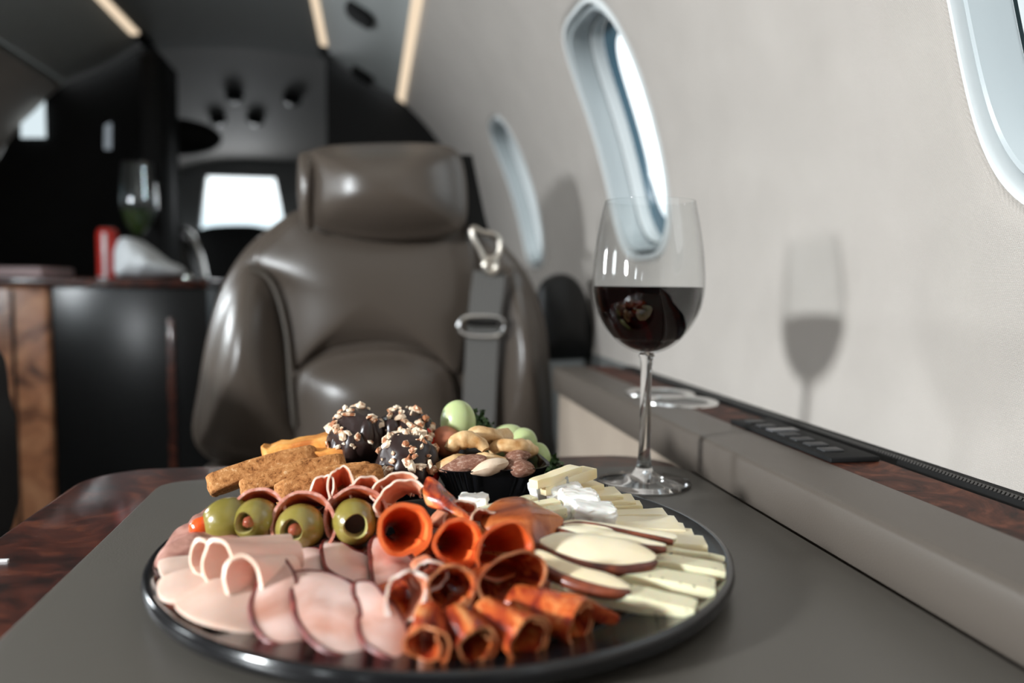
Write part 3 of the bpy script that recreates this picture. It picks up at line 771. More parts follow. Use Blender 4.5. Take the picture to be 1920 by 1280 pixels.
MEATS = 'ham slices with dark red rind'
def sheet(lp, thick, amp, peak, seed, wob=.002, dirv=(1,-.25)):
    """a thin flexible slice: gently arched across dirv, highest at peak (-1..1)"""
    vs, fs = pad(lp, (0,0,1), thick, .0004, 12, 2, 0, 55, seed)
    d = Vector((dirv[0], dirv[1], 0)).normalized(); c = sum(lp, Vector())/len(lp)
    hw = max(abs((p-c).dot(d)) for p in lp)
    def dz(p):
        t = (p-c).dot(d)/hw
        return Vector((0,0, amp*(.35-(t-peak)**2/2.2)+wob*noise.noise(p*55+Vector((seed,seed*2.3,0)))))
    return [v+dz(v) for v in vs], fs, dz
def ham(pts, za, zb, label, seed, amp=.0040, peak=-.45):
    ys = [p[1] for p in pts]; fn = lerpz(min(ys), za, max(ys), zb)
    lp = pxloop(pts, fn, 5)
    vs, fs, dz = sheet(lp, .0016, amp, peak, seed)
    o = mesh('ham_slice', vs, fs, M['ham'])
    tag(o, label, 'ham', MEATS)
    rim = [p+Vector((0,0,.0008))+dz(p) for p in lp]
    rim += rim[:2]
    mesh('rind', *tube(rim, .00125, 6, False), M['rind'], o)
ham([(535,1033),(604,1036),(609,1055),(607,1075),(557,1077),(541,1068),(535,1052)], 0.012, 0.009, 'small ham slice at the left of the upper row, under the third olive', 1)
ham([(605,1030),(629,1025),(660,1036),(700,1050),(704,1095),(651,1092),(619,1080),(607,1064)], 0.012, 0.009, 'ham slice in the upper row directly under the hollow olive', 2)
ham([(694,1027),(710,1014),(740,1026),(775,1055),(785,1085),(740,1128),(716,1141),(707,1118),(699,1093)], 0.015, 0.008, 'ham slice hanging below the largest orange salami ring', 3)
ham([(501,1060),(529,1058),(545,1074),(554,1096),(561,1130),(566,1161),(572,1202),(560,1206),(510,1209),(482,1186),(471,1161),(472,1136),(485,1099)], 0.0215, 0.01, 'long ham slice leaning beside the turkey, leftmost of the lower row', 4)
ham([(544,1089),(551,1082),(604,1080),(635,1089),(664,1105),(669,1130),(676,1161),(684,1196),(684,1223),(666,1229),(619,1228),(588,1212),(560,1177),(551,1146),(546,1111)], 0.019, 0.01, 'widest ham slice in the middle of the lower row', 5)
ham([(663,1111),(679,1102),(705,1108),(722,1130),(745,1150),(765,1190),(764,1234),(729,1236),(691,1222),(676,1199),(669,1161)], 0.017, 0.01, 'ham slice touching the front left cured roll, rightmost of the lower row', 6)
# turkey
def turkey(pts, za, zb, label, seed):
    ys = [p[1] for p in pts]; lp = pxloop(pts, lerpz(min(ys), za, max(ys), zb), 5)
    o = mesh('turkey_slice', *sheet(lp, .0018, .0030, -.2, seed)[:2], M['turkey'])
    tag(o, label, 'turkey', 'pale turkey slices')
turkey([(297,1062),(329,1053),(375,1049),(420,1060),(400,1075),(354,1084),(316,1094),(303,1089)], 0.0145, 0.012, 'flat turkey slice at the top of the left fan, over the roast beef', 11)
turkey([(296,1099),(322,1086),(385,1073),(430,1085),(440,1105),(369,1125),(336,1137),(302,1127)], 0.0155, 0.0125, 'flat turkey slice in the middle of the left fan', 12)
turkey([(328,1138),(345,1124),(369,1111),(407,1094),(460,1100),(486,1130),(490,1161),(480,1184),(416,1184),(363,1172),(338,1154)], 0.0165, 0.011, 'broad turkey slice at the front of the left fan', 13)
def troll(cx, cy, bx, by, z0, z1, rs, rh, label, seed, tilt=-.35):
    m_ = at(cx, cy, z0); b_ = at(bx, by, z1)
    o = roll('turkey_roll', m_, b_, rs, rh, .55, .0018, 1.02, -PI/2-.4, .08, .5, 0, .10, seed, ('turkey','turkey_edge'), tilt=tilt, curl=.04)
    tag(o, label, 'turkey', 'pale turkey slices')
troll(376, 1045, 545, 1018, .0250, .022, .0058, .0085, 'smallest loosely rolled turkey slice, next to the first olive', 21)
troll(409, 1064, 560, 1038, .0240, .020, .0075, .0125, 'loosely rolled turkey slice with an open end, between two others', 22, -.5)
troll(454, 1092, 552, 1064, .0225, .018, .0072, .0118, 'loosely rolled turkey slice beside the long ham slice', 23, -.5)
# roast beef
lp = pxloop([(290,1062),(304,1036),(322,1011),(354,984),(394,957),(440,960),(450,1010),(410,1034),(366,1050),(330,1066)], lerpz(957, .020, 1066, .0125), 5)
tag(mesh('roast_beef_slice', *pad(lp, (0,-.1,1), .0022, .004, 10, 1.8, .003, 90, 5), M['beef']), 'brown roast beef slice on the left rim of the platter', 'beef')

# stuffed olives in salami
def rot_to(d): return Vector((0,0,1)).rotation_difference(Vector(d).normalized()).to_matrix()
def olive(cx, cy, z, r, length, d, hole, fill, label):
    c = at(cx, cy, z); R3 = rot_to(d); prof = []
    for k in range(26):
        a = PI*k/25; rr = r*math.sin(a)**.92 if 0 < k < 25 else .0001; zz = -math.cos(a)*length
        if zz > 0 and rr < hole*r: break
        prof.append((max(rr,.0001), zz))
    h = hole*r; ztop = prof[-1][1]
    prof += [(h*1.04, ztop+.0002), (h*.94, ztop-.0008), (h*.9, ztop-.003), (h*.86, ztop-.007), (.0001, ztop-.0072)]
    vs, fs = lathe(prof, 40); n = 40
    for i in range(len(vs)):
        a = math.atan2(vs[i].y, vs[i].x); w = 1+.05*math.sin(3*a+cx)*(1 if i >= (len(prof)-5)*n else .15)+.02*math.sin(2*a+cy)
        vs[i] = Vector((vs[i].x*w, vs[i].y*w, vs[i].z))
    fm = []
    for j in range(len(prof)-1): fm += [1 if j >= len(prof)-5 else 0]*n
    vs = [c+R3@v for v in vs]
    o = mesh('green_olive', vs, fs, None, mats=[M['olive'], M['olive_in'] if fill else M['olive_in']], fmat=fm, sharp=60)
    tag(o, label, 'olive', 'green olives in a row')
    if fill == 'pimento':
        mesh('pimento', *sphere(c+R3@Vector((0,0,ztop+.0005)), h*1.05, h*.95, .0075, 20, 14, R3, .12, 80, 2), M['pimento'], o)
    elif fill:
        mesh('pimento', *sphere(c+R3@Vector((0,0,ztop-.005)), h*.66, h*.60, .0040, 20, 14, R3, .1, 80, 4), M['almond_stuff'], o)
    else:
        mesh('olive_hollow', *lathe([(.0001,0),(h*.84,0)], 24, (0,0,0)), M['black'], o).matrix_world = Matrix.Translation(c+R3@Vector((0,0,ztop-.0066))) @ R3.to_4x4()
    return c
olive(428, 976, .0245, .0122, .0135, (-.93,-.25,-.12), .42, 'pimento', 'green olive with orange pimento sticking out, leftmost of the four')
olive(481, 974, .0255, .0112, .0130, (-.42,-.90,.12), .48, 'nut', 'second green olive from the left, hole turned slightly left')
olive(563, 988, .0225, .0124, .0135, (-.30,-.93,.15), .46, 'nut', 'third green olive from the left, glossy filling in its hole')
olive(664, 978, .0240, .0124, .0135, (.10,-1,.10), .50, None, 'rightmost green olive with an empty dark hole')
def wrap(cx, cy, z, r, back, label, seed, start, turns, tilt=0, rh=None):
    m_ = at(cx, cy, z)+Vector((0,-.004,0)); b_ = m_+Vector(back)
    o = roll('salami_wrap', m_, b_, r, rh or r*1.06, .75, .0015, turns, start, .16, 0, 0, .07, seed, ('salami','salami_edge'), tilt=tilt, edge_rows=2, curl=.05)
    tag(o, label, 'salami', 'salami slices wrapped around olives')
wrap(485, 966, .0270, .0136, (.006,.040,-.012), 'salami slice wrapped around the second olive', 31, -PI*.55, 1.03)
wrap(568, 980, .0245, .0152, (.006,.040,-.012), 'salami slice wrapped around the third olive', 32, -PI*.55, 1.02)
wrap(668, 971, .0258, .0152, (.003,.040,-.012), 'salami slice wrapped around the hollow olive', 33, -PI*.6, 1.02)

# orange rolled slices
def mroll(name, cx, cy, z, rs, rh, vec, label, cat, seed, mats, grp, **k):
    m_ = at(cx, cy, z)
    o = roll(name, m_, m_+Vector(vec), rs, rh, k.pop('taper', .42 if mats[0] == 'orange' else .72), k.pop('thick', .0012), k.pop('turns', 1.1), k.pop('start', -PI*.5), k.pop('flare', .2), k.pop('slant', 0), k.pop('sphase', 0), k.pop('wob', .09), seed, mats, **k)
    tag(o, label, cat, grp); return o
OR = 'bright orange rolled slices'
mroll('rolled_slice', 757, 994, .0310, .0128, .0122, (-.006,.040,-.013), 'largest bright orange rolled slice, right of the hollow olive', 'salami', 41, ('orange','orange_edge'), OR, tilt=-.35, thick=.0022, flare=.18, edge_rows=3)
mroll('rolled_slice', 858, 1017, .0300, .0112, .0108, (-.008,.040,-.013), 'second bright orange rolled slice, in the centre of the row', 'salami', 42, ('orange','orange_edge'), OR, tilt=-.35, thick=.0020, flare=.18, edge_rows=3)
mroll('rolled_slice', 946, 1034, .0290, .0132, .0112, (-.010,.036,-.011), 'third bright orange rolled slice, touching the pear slices', 'salami', 43, ('orange','orange_edge'), OR, tilt=-.5, thick=.0016, flare=.2, turns=.95, start=-PI*.25)
CU = 'rolled cured ham slices'
cm = ('cured','cured_edge')
mroll('cured_ham_roll', 962, 1084, .0260, .0160, .0098, (-.008,.034,-.012), 'widest open cured ham roll with a pale orange lip', 'cured ham', 44, cm, CU, tilt=-.25, flare=.2, slant=.15, edge_rows=2)
mroll('cured_ham_roll', 845, 1104, .0250, .0100, .0090, (-.006,.030,-.010), 'cured ham roll with a dark opening, left of the widest one', 'cured ham', 45, cm, CU, tilt=-.3, wob=.16, edge_rows=2)
mroll('cured_ham_roll', 760, 1118, .0230, .0080, .0098, (-.002,.028,-.008), 'crumpled pale and red cured ham roll above the front row', 'cured ham', 46, ('pink','fat'), CU, tilt=.5, wob=.24, start=-2.5, edge_rows=2)
mroll('cured_ham_roll', 806, 1078, .0270, .0070, .0062, (-.002,.030,-.006), 'small pale fold of cured ham between the orange rings and the front rolls', 'cured ham', 47, ('pink','fat'), CU, wob=.25, turns=.9)
mroll('cured_ham_roll', 797, 1212, .0165, .0098, .0092, (.003,.026,.001), 'front cured ham roll beside the ham, brightest orange at its left', 'cured ham', 48, cm, CU, wob=.16, turns=1.35, curl=.30, flare=.02, slant=-.2)
mroll('cured_ham_roll', 895, 1212, .0165, .0096, .0085, (-.006,.026,.001), 'front cured ham roll second from the left', 'cured ham', 49, cm, CU, wob=.14, turns=1.4, curl=.28, flare=.03)
mroll('cured_ham_roll', 992, 1200, .0165, .0112, .0094, (-.014,.026,.001), 'front cured ham roll third from the left with a dark open end', 'cured ham', 50, cm, CU, wob=.10, turns=1.4, curl=.2, flare=.04, tilt=-.3)
mroll('cured_ham_roll', 1090, 1168, .0160, .0118, .0088, (-.024,.024,.001), 'front cured ham roll farthest right, near the pepper cheese', 'cured ham', 51, cm, CU, wob=.10, turns=1.5, curl=.22, flare=.04, tilt=-.45)
o = mesh('cured_ham_flap', *pad(pxloop([(1050,1118),(1090,1122),(1140,1150),(1160,1162),(1150,1174),(1110,1160),(1060,1140)], lerpz(1118,.024,1174,.012), 5), (0,-.3,1), .0014, .003, 6, 2, .002, 80, 3), M['cured'])
tag(o, 'thin cured ham flap trailing right of the front rolls', 'cured ham', 'loose cured ham pieces')
# large folded brown orange piece
lp = pxloop([(900,985),(912,958),(935,940),(962,933),(990,938),(1020,955),(1055,976),(1040,1000),(1022,1022),(1000,1040),(965,1030),(930,1008)], lerpz(933,.036,1040,.020), 6)
tag(mesh('cured_ham_fold', *pad(lp, (0,-.75,.6), .003, .010, 12, 1.8, .003, 60, 6), ramped('brown_orange_meat', [(.34,(.16,.030,.008)),(.5,(.34,.075,.016)),(.64,(.56,.18,.05))], 45, 5, .26, .8, stretch=(.5,1,1), bump=.3, sub=.15)), 'large domed brown orange meat fold left of the pear slices', 'cured ham')
# ruffled pieces behind the olives
PK = 'ruffled pink ham folds'
M['soft_fat'] = plain('pale_edge', (.86,.62,.50), .35, sub=.3)
pk = ('pink','soft_fat')
for (cx, cy, z, rs, rh, vec, tl, lab, sd, kw) in (
    (600, 922, .036, .0060, .0105, (.006,.020,-.012), .35, 'orange pink ham ruffle in front of the bread, left one', 61, dict(turns=.8, start=-1.2)),
    (640, 915, .038, .0070, .0125, (.000,.022,-.014), -.1, 'tallest pink ham ruffle with white edge in front of the bread', 62, dict(turns=.85, start=-.9)),
    (688, 928, .036, .0085, .0100, (.000,.022,-.012), -.5, 'low pink ham ruffle with white edge above the hollow olive', 63, dict(turns=.8, start=-.5)),
    (745, 940, .036, .0130, .0090, (.006,.024,-.010), -.7, 'pink ham fold with a long white edge above the largest orange roll', 64, dict(turns=.75, start=-.2)),
    (735, 915, .040, .0120, .0070, (.004,.020,-.014), -.5, 'reddish ham fold below the chocolate strawberries', 65, dict(turns=.7, start=-.1)),
    (862, 972, .031, .0095, .0075, (-.006,.030,-.008), -.5, 'small ham fold with a white rounded edge right of centre', 66, dict(turns=.8, start=-.3)),
    (905, 990, .029, .0100, .0080, (-.008,.030,-.008), -.6, 'small ham fold with a white edge next to the domed fold', 67, dict(turns=.8, start=-.3))):
    m_ = at(cx, cy, z)
    o = roll('ham_ruffle', m_, m_+Vector(vec), rs, rh, .8, .0011, kw['turns'], kw['start'], .15, .1, 0, .22, sd, pk, tilt=tl, edge_rows=2)
    tag(o, lab, 'ham', PK)
lp = pxloop([(792,925),(795,905),(803,895),(822,905),(848,928),(866,955),(880,975),(850,968),(820,955),(800,945)], lerpz(895,.046,975,.032), 6)
tag(mesh('cured_ham_fold', *pad(lp, (0,-.8,.5), .002, .006, 10, 1.5, .004, 90, 8), M['cured']), 'pointed deep red ham fold in front of the black cup', 'cured ham')
# slices lying under the rolls in the middle of the platter
for i, (x, y, r, w_) in enumerate(((.045,.405,.045,'under the orange rings'),(.078,.360,.038,'under the front right rolls'),(.030,.352,.034,'under the front left rolls'),(.065,.44,.04,'under the domed fold'))):
    lp = [Vector((x+r*(1+.08*math.sin(3*a+i))*math.cos(a), y+.8*r*math.sin(a), .0065+.0022*i)) for a in [2*PI*k/40 for k in range(40)]]
    tag(mesh('cured_ham_slice', *pad(lp, (0,0,1), .0018, .003, 6, 2, .001, 60, i), M['cured']), 'flat cured ham slice in the dark, '+w_, 'cured ham', 'flat slices underneath the rolls')

# bread and crackers
def slab3(c, ax, L, W_, H_, mat, name, wob=.0006, seed=0, nl=28, roundend=.3, wavy=0, up=Vector((0,0,1)), arch=0):
    d, s, u = basis(ax, up); s = -s                   # s points away from the viewer when d runs to the right
    bm = bmesh.new(); bmesh.ops.create_cube(bm, size=1)
    for v in bm.verts: v.co = Vector((v.co.x*L, v.co.y*W_, v.co.z*H_))
    bmesh.ops.bevel(bm, geom=[e for e in bm.edges if abs((e.verts[0].co-e.verts[1].co).z) > H_*.9], offset=min(W_, L)*roundend, segments=4, profile=.5, affect='EDGES')
    bmesh.ops.bevel(bm, geom=[e for e in bm.edges if abs((e.verts[0].co-e.verts[1].co).z) < 1e-6 and len(e.link_faces) == 2 and e.calc_face_angle(0) > .6], offset=H_*.16, segments=2, profile=.5, affect='EDGES')
    bmesh.ops.triangulate(bm, faces=bm.faces)
    bmesh.ops.subdivide_edges(bm, edges=[e for e in bm.edges if e.calc_length() > L/14], cuts=3, use_grid_fill=True)
    bmesh.ops.subdivide_edges(bm, edges=[e for e in bm.edges if e.calc_length() > L/18], cuts=1, use_grid_fill=True)
    bm.verts.index_update(); V = []
    for v in bm.verts:
        q = v.co.copy(); nn = noise.noise_vector(q*500+Vector((seed*3,0,0)))
        q += nn*wob
        if wavy: q.z += wavy*math.sin(q.x*2*PI/.011)*(1 if q.z > 0 else .4); q.y += wavy*.5*math.sin(q.x*2*PI/.013)
        q.z += arch*(1-(2*q.x/L)**2)-arch*.5
        V.append(c+d*q.x+s*q.y+u*q.z)
    F_ = [tuple(p.index for p in f.verts) for f in bm.faces]; bm.free()
    return mesh(name, V, F_, mat, sharp=55)
for i, (x0, y0, x1, y1, yy, lab) in enumerate(((384,912,592,852,.526,'rye bread slice farthest left, its end over the table'),(446,920,646,868,.504,'rye bread slice second from the left'),(512,928,696,884,.482,'rye bread slice third from the left, partly behind ham ruffles'),(610,914,712,890,.470,'rye bread slice nearest the chocolate strawberries'))):
    a = aty(x0, y0, yy); b_ = aty(x1, y1, yy+.012)
    o = slab3((a+b_)/2+Vector((0,.010,-.002)), b_-a, (b_-a).length, .024, (.0128,.0122,.0122,.0120)[i], M['bread'], 'bread_slice', .0010, i, up=Vector((0,.42,1)).normalized(), roundend=.26, arch=.0022)
    tag(o, lab, 'bread', 'rye bread slices')
for i, (x0, y0, x1, y1, yy, lab) in enumerate(((492,848,660,818,.565,'wavy orange cracker behind the bread, upper one'),(545,862,690,838,.548,'wavy orange cracker between bread and strawberries, lower one'))):
    a = aty(x0, y0, yy); b_ = aty(x1, y1, yy)
    o = slab3((a+b_)/2, b_-a, (b_-a).length, .020, .0085, M['cracker'], 'wavy_cracker', .0004, 9+i, wavy=.0011, roundend=.35)
    tag(o, lab, 'cracker', 'wavy crackers')

# chocolate strawberries
rnd = random.Random(4)
def nutbit(c, s, rd, up=None):
    bm = bmesh.new(); bmesh.ops.create_icosphere(bm, subdivisions=1, radius=1)
    q = Matrix.Rotation(rd.random()*6.28, 3, Vector((rd.random()-.5, rd.random()-.5, rd.random()-.5)).normalized())
    sc = Vector((s*rd.uniform(.6,1.6), s*rd.uniform(.5,1.0), s*rd.uniform(.4,.8)))
    V = []
    for v in bm.verts:
        w = v.co*(1+.45*(rd.random()-.5)); V.append(c+q@Vector((w.x*sc.x, w.y*sc.y, w.z*sc.z)))
    bm.verts.index_update(); F_ = [tuple(p.index for p in f.verts) for f in bm.faces]; bm.free(); return V, F_
def berry(cx, cy, yy, rx, rz, nn, nutdir, label, red, seed):
    c = aty(cx, cy, yy)
    def shp(p): return Vector((p.x*(1-.16*max(0,-p.z)), p.y*(1-.16*max(0,-p.z)), p.z))
    o = mesh('chocolate_strawberry', *sphere(c, rx, rx, rz, 40, 28, None, .09, 70, seed, shp), M['choc'])
    tag(o, label, 'strawberry', 'chocolate dipped strawberries')
    # poured chocolate lobes
    lb = []
    for k in range(9):
        a = k*2*PI/9+seed; h = rnd.uniform(-.35,.35)
        d = Vector((math.cos(a)*math.cos(h), math.sin(a)*math.cos(h), math.sin(h)))
        lb.append(sphere(c+Vector((d.x*rx*.80, d.y*rx*.80, d.z*rz*.8)), rx*.30, rx*.30, rz*.52, 14, 10, None, .12, 60, k))
    mesh('chocolate_lobes', *join(*lb), M['choc'], o)
    bits = []
    for k in range(nn):
        while True:
            d = Vector((rnd.gauss(0,1), rnd.gauss(0,1), rnd.gauss(0,1))).normalized()
            w = d.dot(Vector(nutdir).normalized())
            if w > -.15 and rnd.random() < (w+.3)**1.3: break
        bits.append(nutbit(c+Vector((d.x*rx, d.y*rx, d.z*rz))*1.03, rnd.choice((.0016,.0024,.0032,.0042)), rnd))
    n_ = mesh('chopped_nuts', *join(*bits), M['nut'], o, smooth=False); n_['kind'] = 'stuff'
    if red:
        d = Vector(red).normalized()
        mesh('bare_strawberry', *sphere(c+Vector((d.x*rx*.72, d.y*rx*.72, d.z*rz*.72)), rx*.40, rx*.36, rz*.50, 18, 12, None, .05, 60, 2), M['straw'], o)
berry(668, 826, .555, .0195, .0235, 46, (-.3,-.4,1), 'chocolate strawberry with chopped nuts, left one beside the cracker', None, 1)
berry(758, 825, .560, .0200, .0225, 58, (-.2,-.2,1), 'chocolate strawberry with chopped nuts, behind the other two', (.85,-.45,-.05), 2)
berry(765, 868, .520, .0200, .0205, 60, (-.1,-.35,1), 'chocolate strawberry with chopped nuts nearest the viewer', (.95,-.2,-.5), 3)
c = at(770, 912, .036)
tag(mesh('nut_piece', *nutbit(c, .0045, random.Random(3)), M['nut'], smooth=False), 'loose pale nut piece below the nearest chocolate strawberry', 'nut')

# fluted cup with nuts
cc = Vector((0,0,0)); fl = at(826, 890, .030); fr = at(1020, 882, .034)
cup_c = Vector(((fl.x+fr.x)/2+.002, .532, .0047))
def sq(a, h, n=5): 
    c_, s_ = math.cos(a), math.sin(a)
    return Vector((math.copysign(abs(c_)**(2/n), c_)*h, math.copysign(abs(s_)**(2/n), s_)*h, 0))
V, Fc = [], []; NC = 192; Rz = Matrix.Rotation(.06, 3, 'Z')
prof = [(.0235,0,0),(.0240,.002,.4),(.0300,.014,1),(.0352,.0255,1),(.0366,.0282,.6),(.0380,.0287,0),(.0380,.0293,0),(.0358,.0288,0),(.0342,.0255,1),(.0292,.014,1),(.0230,.002,.3)]
for h, z, fw_ in prof:
    for i in range(NC):
        a = 2*PI*i/NC; q = sq(a, h); f = 1+.022*fw_*math.sin(a*44); V.append(cup_c+Rz@Vector((q.x*f, q.y*f, z)))
for k in range(len(prof)-1):
    for i in range(NC): Fc.append((k*NC+i, k*NC+(i+1) % NC, (k+1)*NC+(i+1) % NC, (k+1)*NC+i))
Fc += [tuple(range(NC)), tuple(range(len(V)-NC, len(V)))]
tag(mesh('fluted_cup', V, Fc, M['cup'], sharp=30), 'square black fluted plastic cup full of nuts', 'cup')
def cashew(c, L, r, yaw, tip, seed, label):
    P, R = [], []
    for k in range(15):
        t = k/14; a = (t-.5)*2.6
        P.append(Vector((math.sin(a)*L*.42, 0, math.cos(a)*L*.32)))
        R.append(r*(.25+.75*math.sin(PI*min(max(t,.03),.97))**.45)*(1+.15*math.sin(t*4+seed)))
    q = Matrix.Rotation(yaw, 3, 'Z') @ Matrix.Rotation(tip, 3, 'X')
    n = 16; V, Fc = [], []
    for k, p in enumerate(P):
        d = (P[min(k+1,14)]-P[max(k-1,0)]).normalized(); s = Vector((0,1,0)); u = d.cross(s)
        for i in range(n):
            a = 2*PI*i/n; rr = R[k]*(1+.12*math.cos(2*a)+.30*noise.noise(Vector((k*.42,math.cos(a)*1.2,math.sin(a)*1.2+seed)))-.16*math.exp(-((math.sin(a)-.1)**2)/.02)*(1 if math.cos(a) > 0 else 0))
            V.append(c+q@(p+s*(rr*math.cos(a))+u*(rr*math.sin(a))))
    for k in range(14):
        for i in range(n): Fc.append((k*n+i, k*n+(i+1) % n, (k+1)*n+(i+1) % n, (k+1)*n+i))
    Fc += [tuple(range(n)), tuple(range(len(V)-n, len(V)))]
    tag(mesh('cashew', V, Fc, M['cashew'], sharp=60), label, 'cashew', 'cashews in the black cup')
cashew(aty(876, 850, .517), .030, .0062, -.15, -.5, 1, 'curved cashew at the left of the pile, ends pointing down')
cashew(aty(905, 836, .535), .030, .0062, .1, .35, 2, 'cashew lying highest on the nut pile')
cashew(aty(955, 846, .528), .031, .0050, -.05, .9, 3, 'long straight looking cashew right of centre')
cashew(aty(928, 828, .548), .026, .0055, .2, 1.0, 4, 'small cashew behind the pile, next to the grapes')
cashew(aty(842, 872, .515), .026, .0055, .5, 1.3, 5, 'cashew at the left rim of the cup, beside the strawberry')
cashew(aty(978, 845, .545), .026, .0055, -.3, 1.2, 6, 'cashew at the back right of the pile below the green grapes')
cashew(aty(920, 866, .520), .026, .0055, -.3, 1.4, 7, 'cashew wedged low in the middle of the pile')
def almond(c, L, w, h, ax, mat, label, roll_=0, seed=0):
    d, s, u = basis(ax); R3 = Matrix((d, s, u)).transposed() @ Matrix.Rotation(roll_, 3, 'X')
    def shp(p):
        t = p.x; k = (1-.45*max(0,t)**1.5)*(1-.12*max(0,-t)); return Vector((p.x, p.y*k, p.z*k))
    # sphere() has its pole along z: turn it so that the pole lies along the length
    Q = Matrix.Rotation(PI/2, 3, 'Y'); c = Vector(c); V = []
    vs, fs = sphere((0,0,0), 1, 1, 1, 24, 18)
    for v in vs:
        p = shp(Q@v); w_ = 1+.05*noise.noise(p*2.2+Vector((seed,0,0)))+.02*math.sin(math.atan2(p.z,p.y)*9+seed)
        V.append(c+R3@Vector((p.x*L*w_, p.y*w*w_, p.z*h*w_)))
    tag(mesh('almond', V, fs, mat), label, 'almond', 'almonds in the black cup')
almond(aty(868, 870, .502), .0155, .0070, .0048, (-1,.1,-.25), M['almond'], 'dark almond at the left of the cup, tip to the left', .4, 1)
almond(aty(918, 876, .497), .0130, .0075, .0052, (-1,-.15,-.22), M['blanched'], 'pale skinned almond at the front rim of the cup', -.5, 2)
almond(aty(973, 877, .500), .0105, .0075, .0058, (-1,.1,.1), M['almond'], 'dark almond at the front right rim of the cup', .2, 3)
almond(aty(970, 857, .517), .0095, .0070, .0052, (1,.1,.15), M['almond'], 'dark almond behind the front right one', .1, 4)
almond(aty(940, 872, .515), .0130, .0065, .0050, (1,.3,.1), M['almond'], 'almond mostly hidden behind the pale one', 0, 5)
fill = []
for i in range(12):
    x = cup_c.x-.015+.010*(i % 4); y = cup_c.y-.012+.012*(i//4)
    fill.append(sphere((x, y, .0245), .0085, .0060, .0050, 14, 10, Matrix.Rotation(i*1.3, 3, 'Z')))
o = mesh('almond_filling', *join(*fill), M['almond']); o['kind'] = 'stuff'
tag(o, 'dark almonds filling the black cup below the visible top layer', 'almond')

# grapes and parsley
def grape(px, py, yy, rx, rz, tilt, mat, label, grp='green grapes'):
    c = aty(px, py, yy)
    R3 = Matrix.Rotation(tilt, 3, 'Y')
    o = mesh('grape', *sphere(c, rx, rx, rz, 32, 24, R3, .02, 40, px), mat)
    tag(o, label, 'grape', grp)
    return o, c
grape(859, 792, .570, .0129, .0165, -.03, M['grape'], 'tall upright green grape above the cashews')
grape(836, 828, .560, .0118, .0112, .3, M['redgrape'], 'pinkish red grape beside the chocolate strawberry', 'red grapes')
grape(944, 829, .572, .0120, .0165, 1.0, M['grape'], 'green grape lying right of the parsley')
grape(975, 838, .566, .0120, .0150, .55, M['grape'], 'green grape leaning right over the rim of the cup')
grape(1012, 858, .560, .0082, .0115, -.25, M['grape'], 'smallest green grape, farthest right')
def sprig(c, n, r, seed, label, name='parsley_sprig', s=.004):
    rd = random.Random(seed); parts = []; c = Vector(c)
    for k in range(n):
        d = Vector((rd.gauss(0,1), rd.gauss(0,1), rd.gauss(0,1))).normalized()*r*rd.uniform(.3,1)
        q = Matrix.Rotation(rd.random()*6.28, 3, Vector((rd.gauss(0,1), rd.gauss(0,1), rd.gauss(0,1))).normalized())
        V = [c+d+q@Vector((s*math.cos(a)*(1 if i % 2 else .55), s*math.sin(a)*(1 if i % 2 else .55), .25*s*math.sin(3*a))) for i, a in enumerate([2*PI*j/10 for j in range(10)])]
        V.append(c+d+q@Vector((0,0,s*.25))); Fc = [(j, (j+1) % 10, 10) for j in range(10)]
        parts.append((V, Fc))
    o = thing(name, label, 'parsley', c)
    lf = mesh('leaves', *join(*parts), M['leaf'], o); lf['kind'] = 'stuff'
    mesh('stalk', *tube([c+Vector((0,0,-.02)), c, c+Vector((.002,0,r*.8))], .0008, 6), M['leaf'], o)
sprig(aty(897, 795, .582), 90, .011, 5, 'curly green parsley sprig behind the tall green grape', s=.0032)
sprig(aty(1030, 880, .555), 34, .010, 6, 'dark leaf sprig below the smallest green grape', s=.0048)

# cheese
def bar(name, a, b_, w0, w1, h, mat, label, cat, grp, seed=0, sag=.0):
    """a cut slice from a to b: width across, height h, slightly uneven, softened edges"""
    a = Vector(a); b_ = Vector(b_); d, s, u = basis(b_-a); nL = 14; V, Fc = [], []
    sec = [(-.5,.12),(-.47,0),(.47,0),(.5,.12),(.5,.88),(.47,1),(-.47,1),(-.5,.88)]
    for k in range(nL+1):
        t = k/nL; p = a+(b_-a)*t-Vector((0,0,sag*math.sin(PI*t))); w = w0+(w1-w0)*t
        e_ = .94 if k in (0, nL) else 1
        for sx, sz in sec:
            q = p+s*(sx*w*e_)+u*((sz-.5)*h*e_)
            q += noise.noise_vector(q*90+Vector((seed,0,0)))*.0005
            V.append(q)
    m_ = 8
    for k in range(nL):
        for i in range(m_): Fc.append((k*m_+i, k*m_+(i+1) % m_, (k+1)*m_+(i+1) % m_, (k+1)*m_+i))
    Fc += [tuple(range(m_)), tuple(range(len(V)-m_, len(V)))]
    tag(mesh(name, V, Fc, mat, sharp=35), label, cat, grp)
CH = 'pale cheese slices fanned along the right side'
PCs = 'pepper cheese slices at the right front'
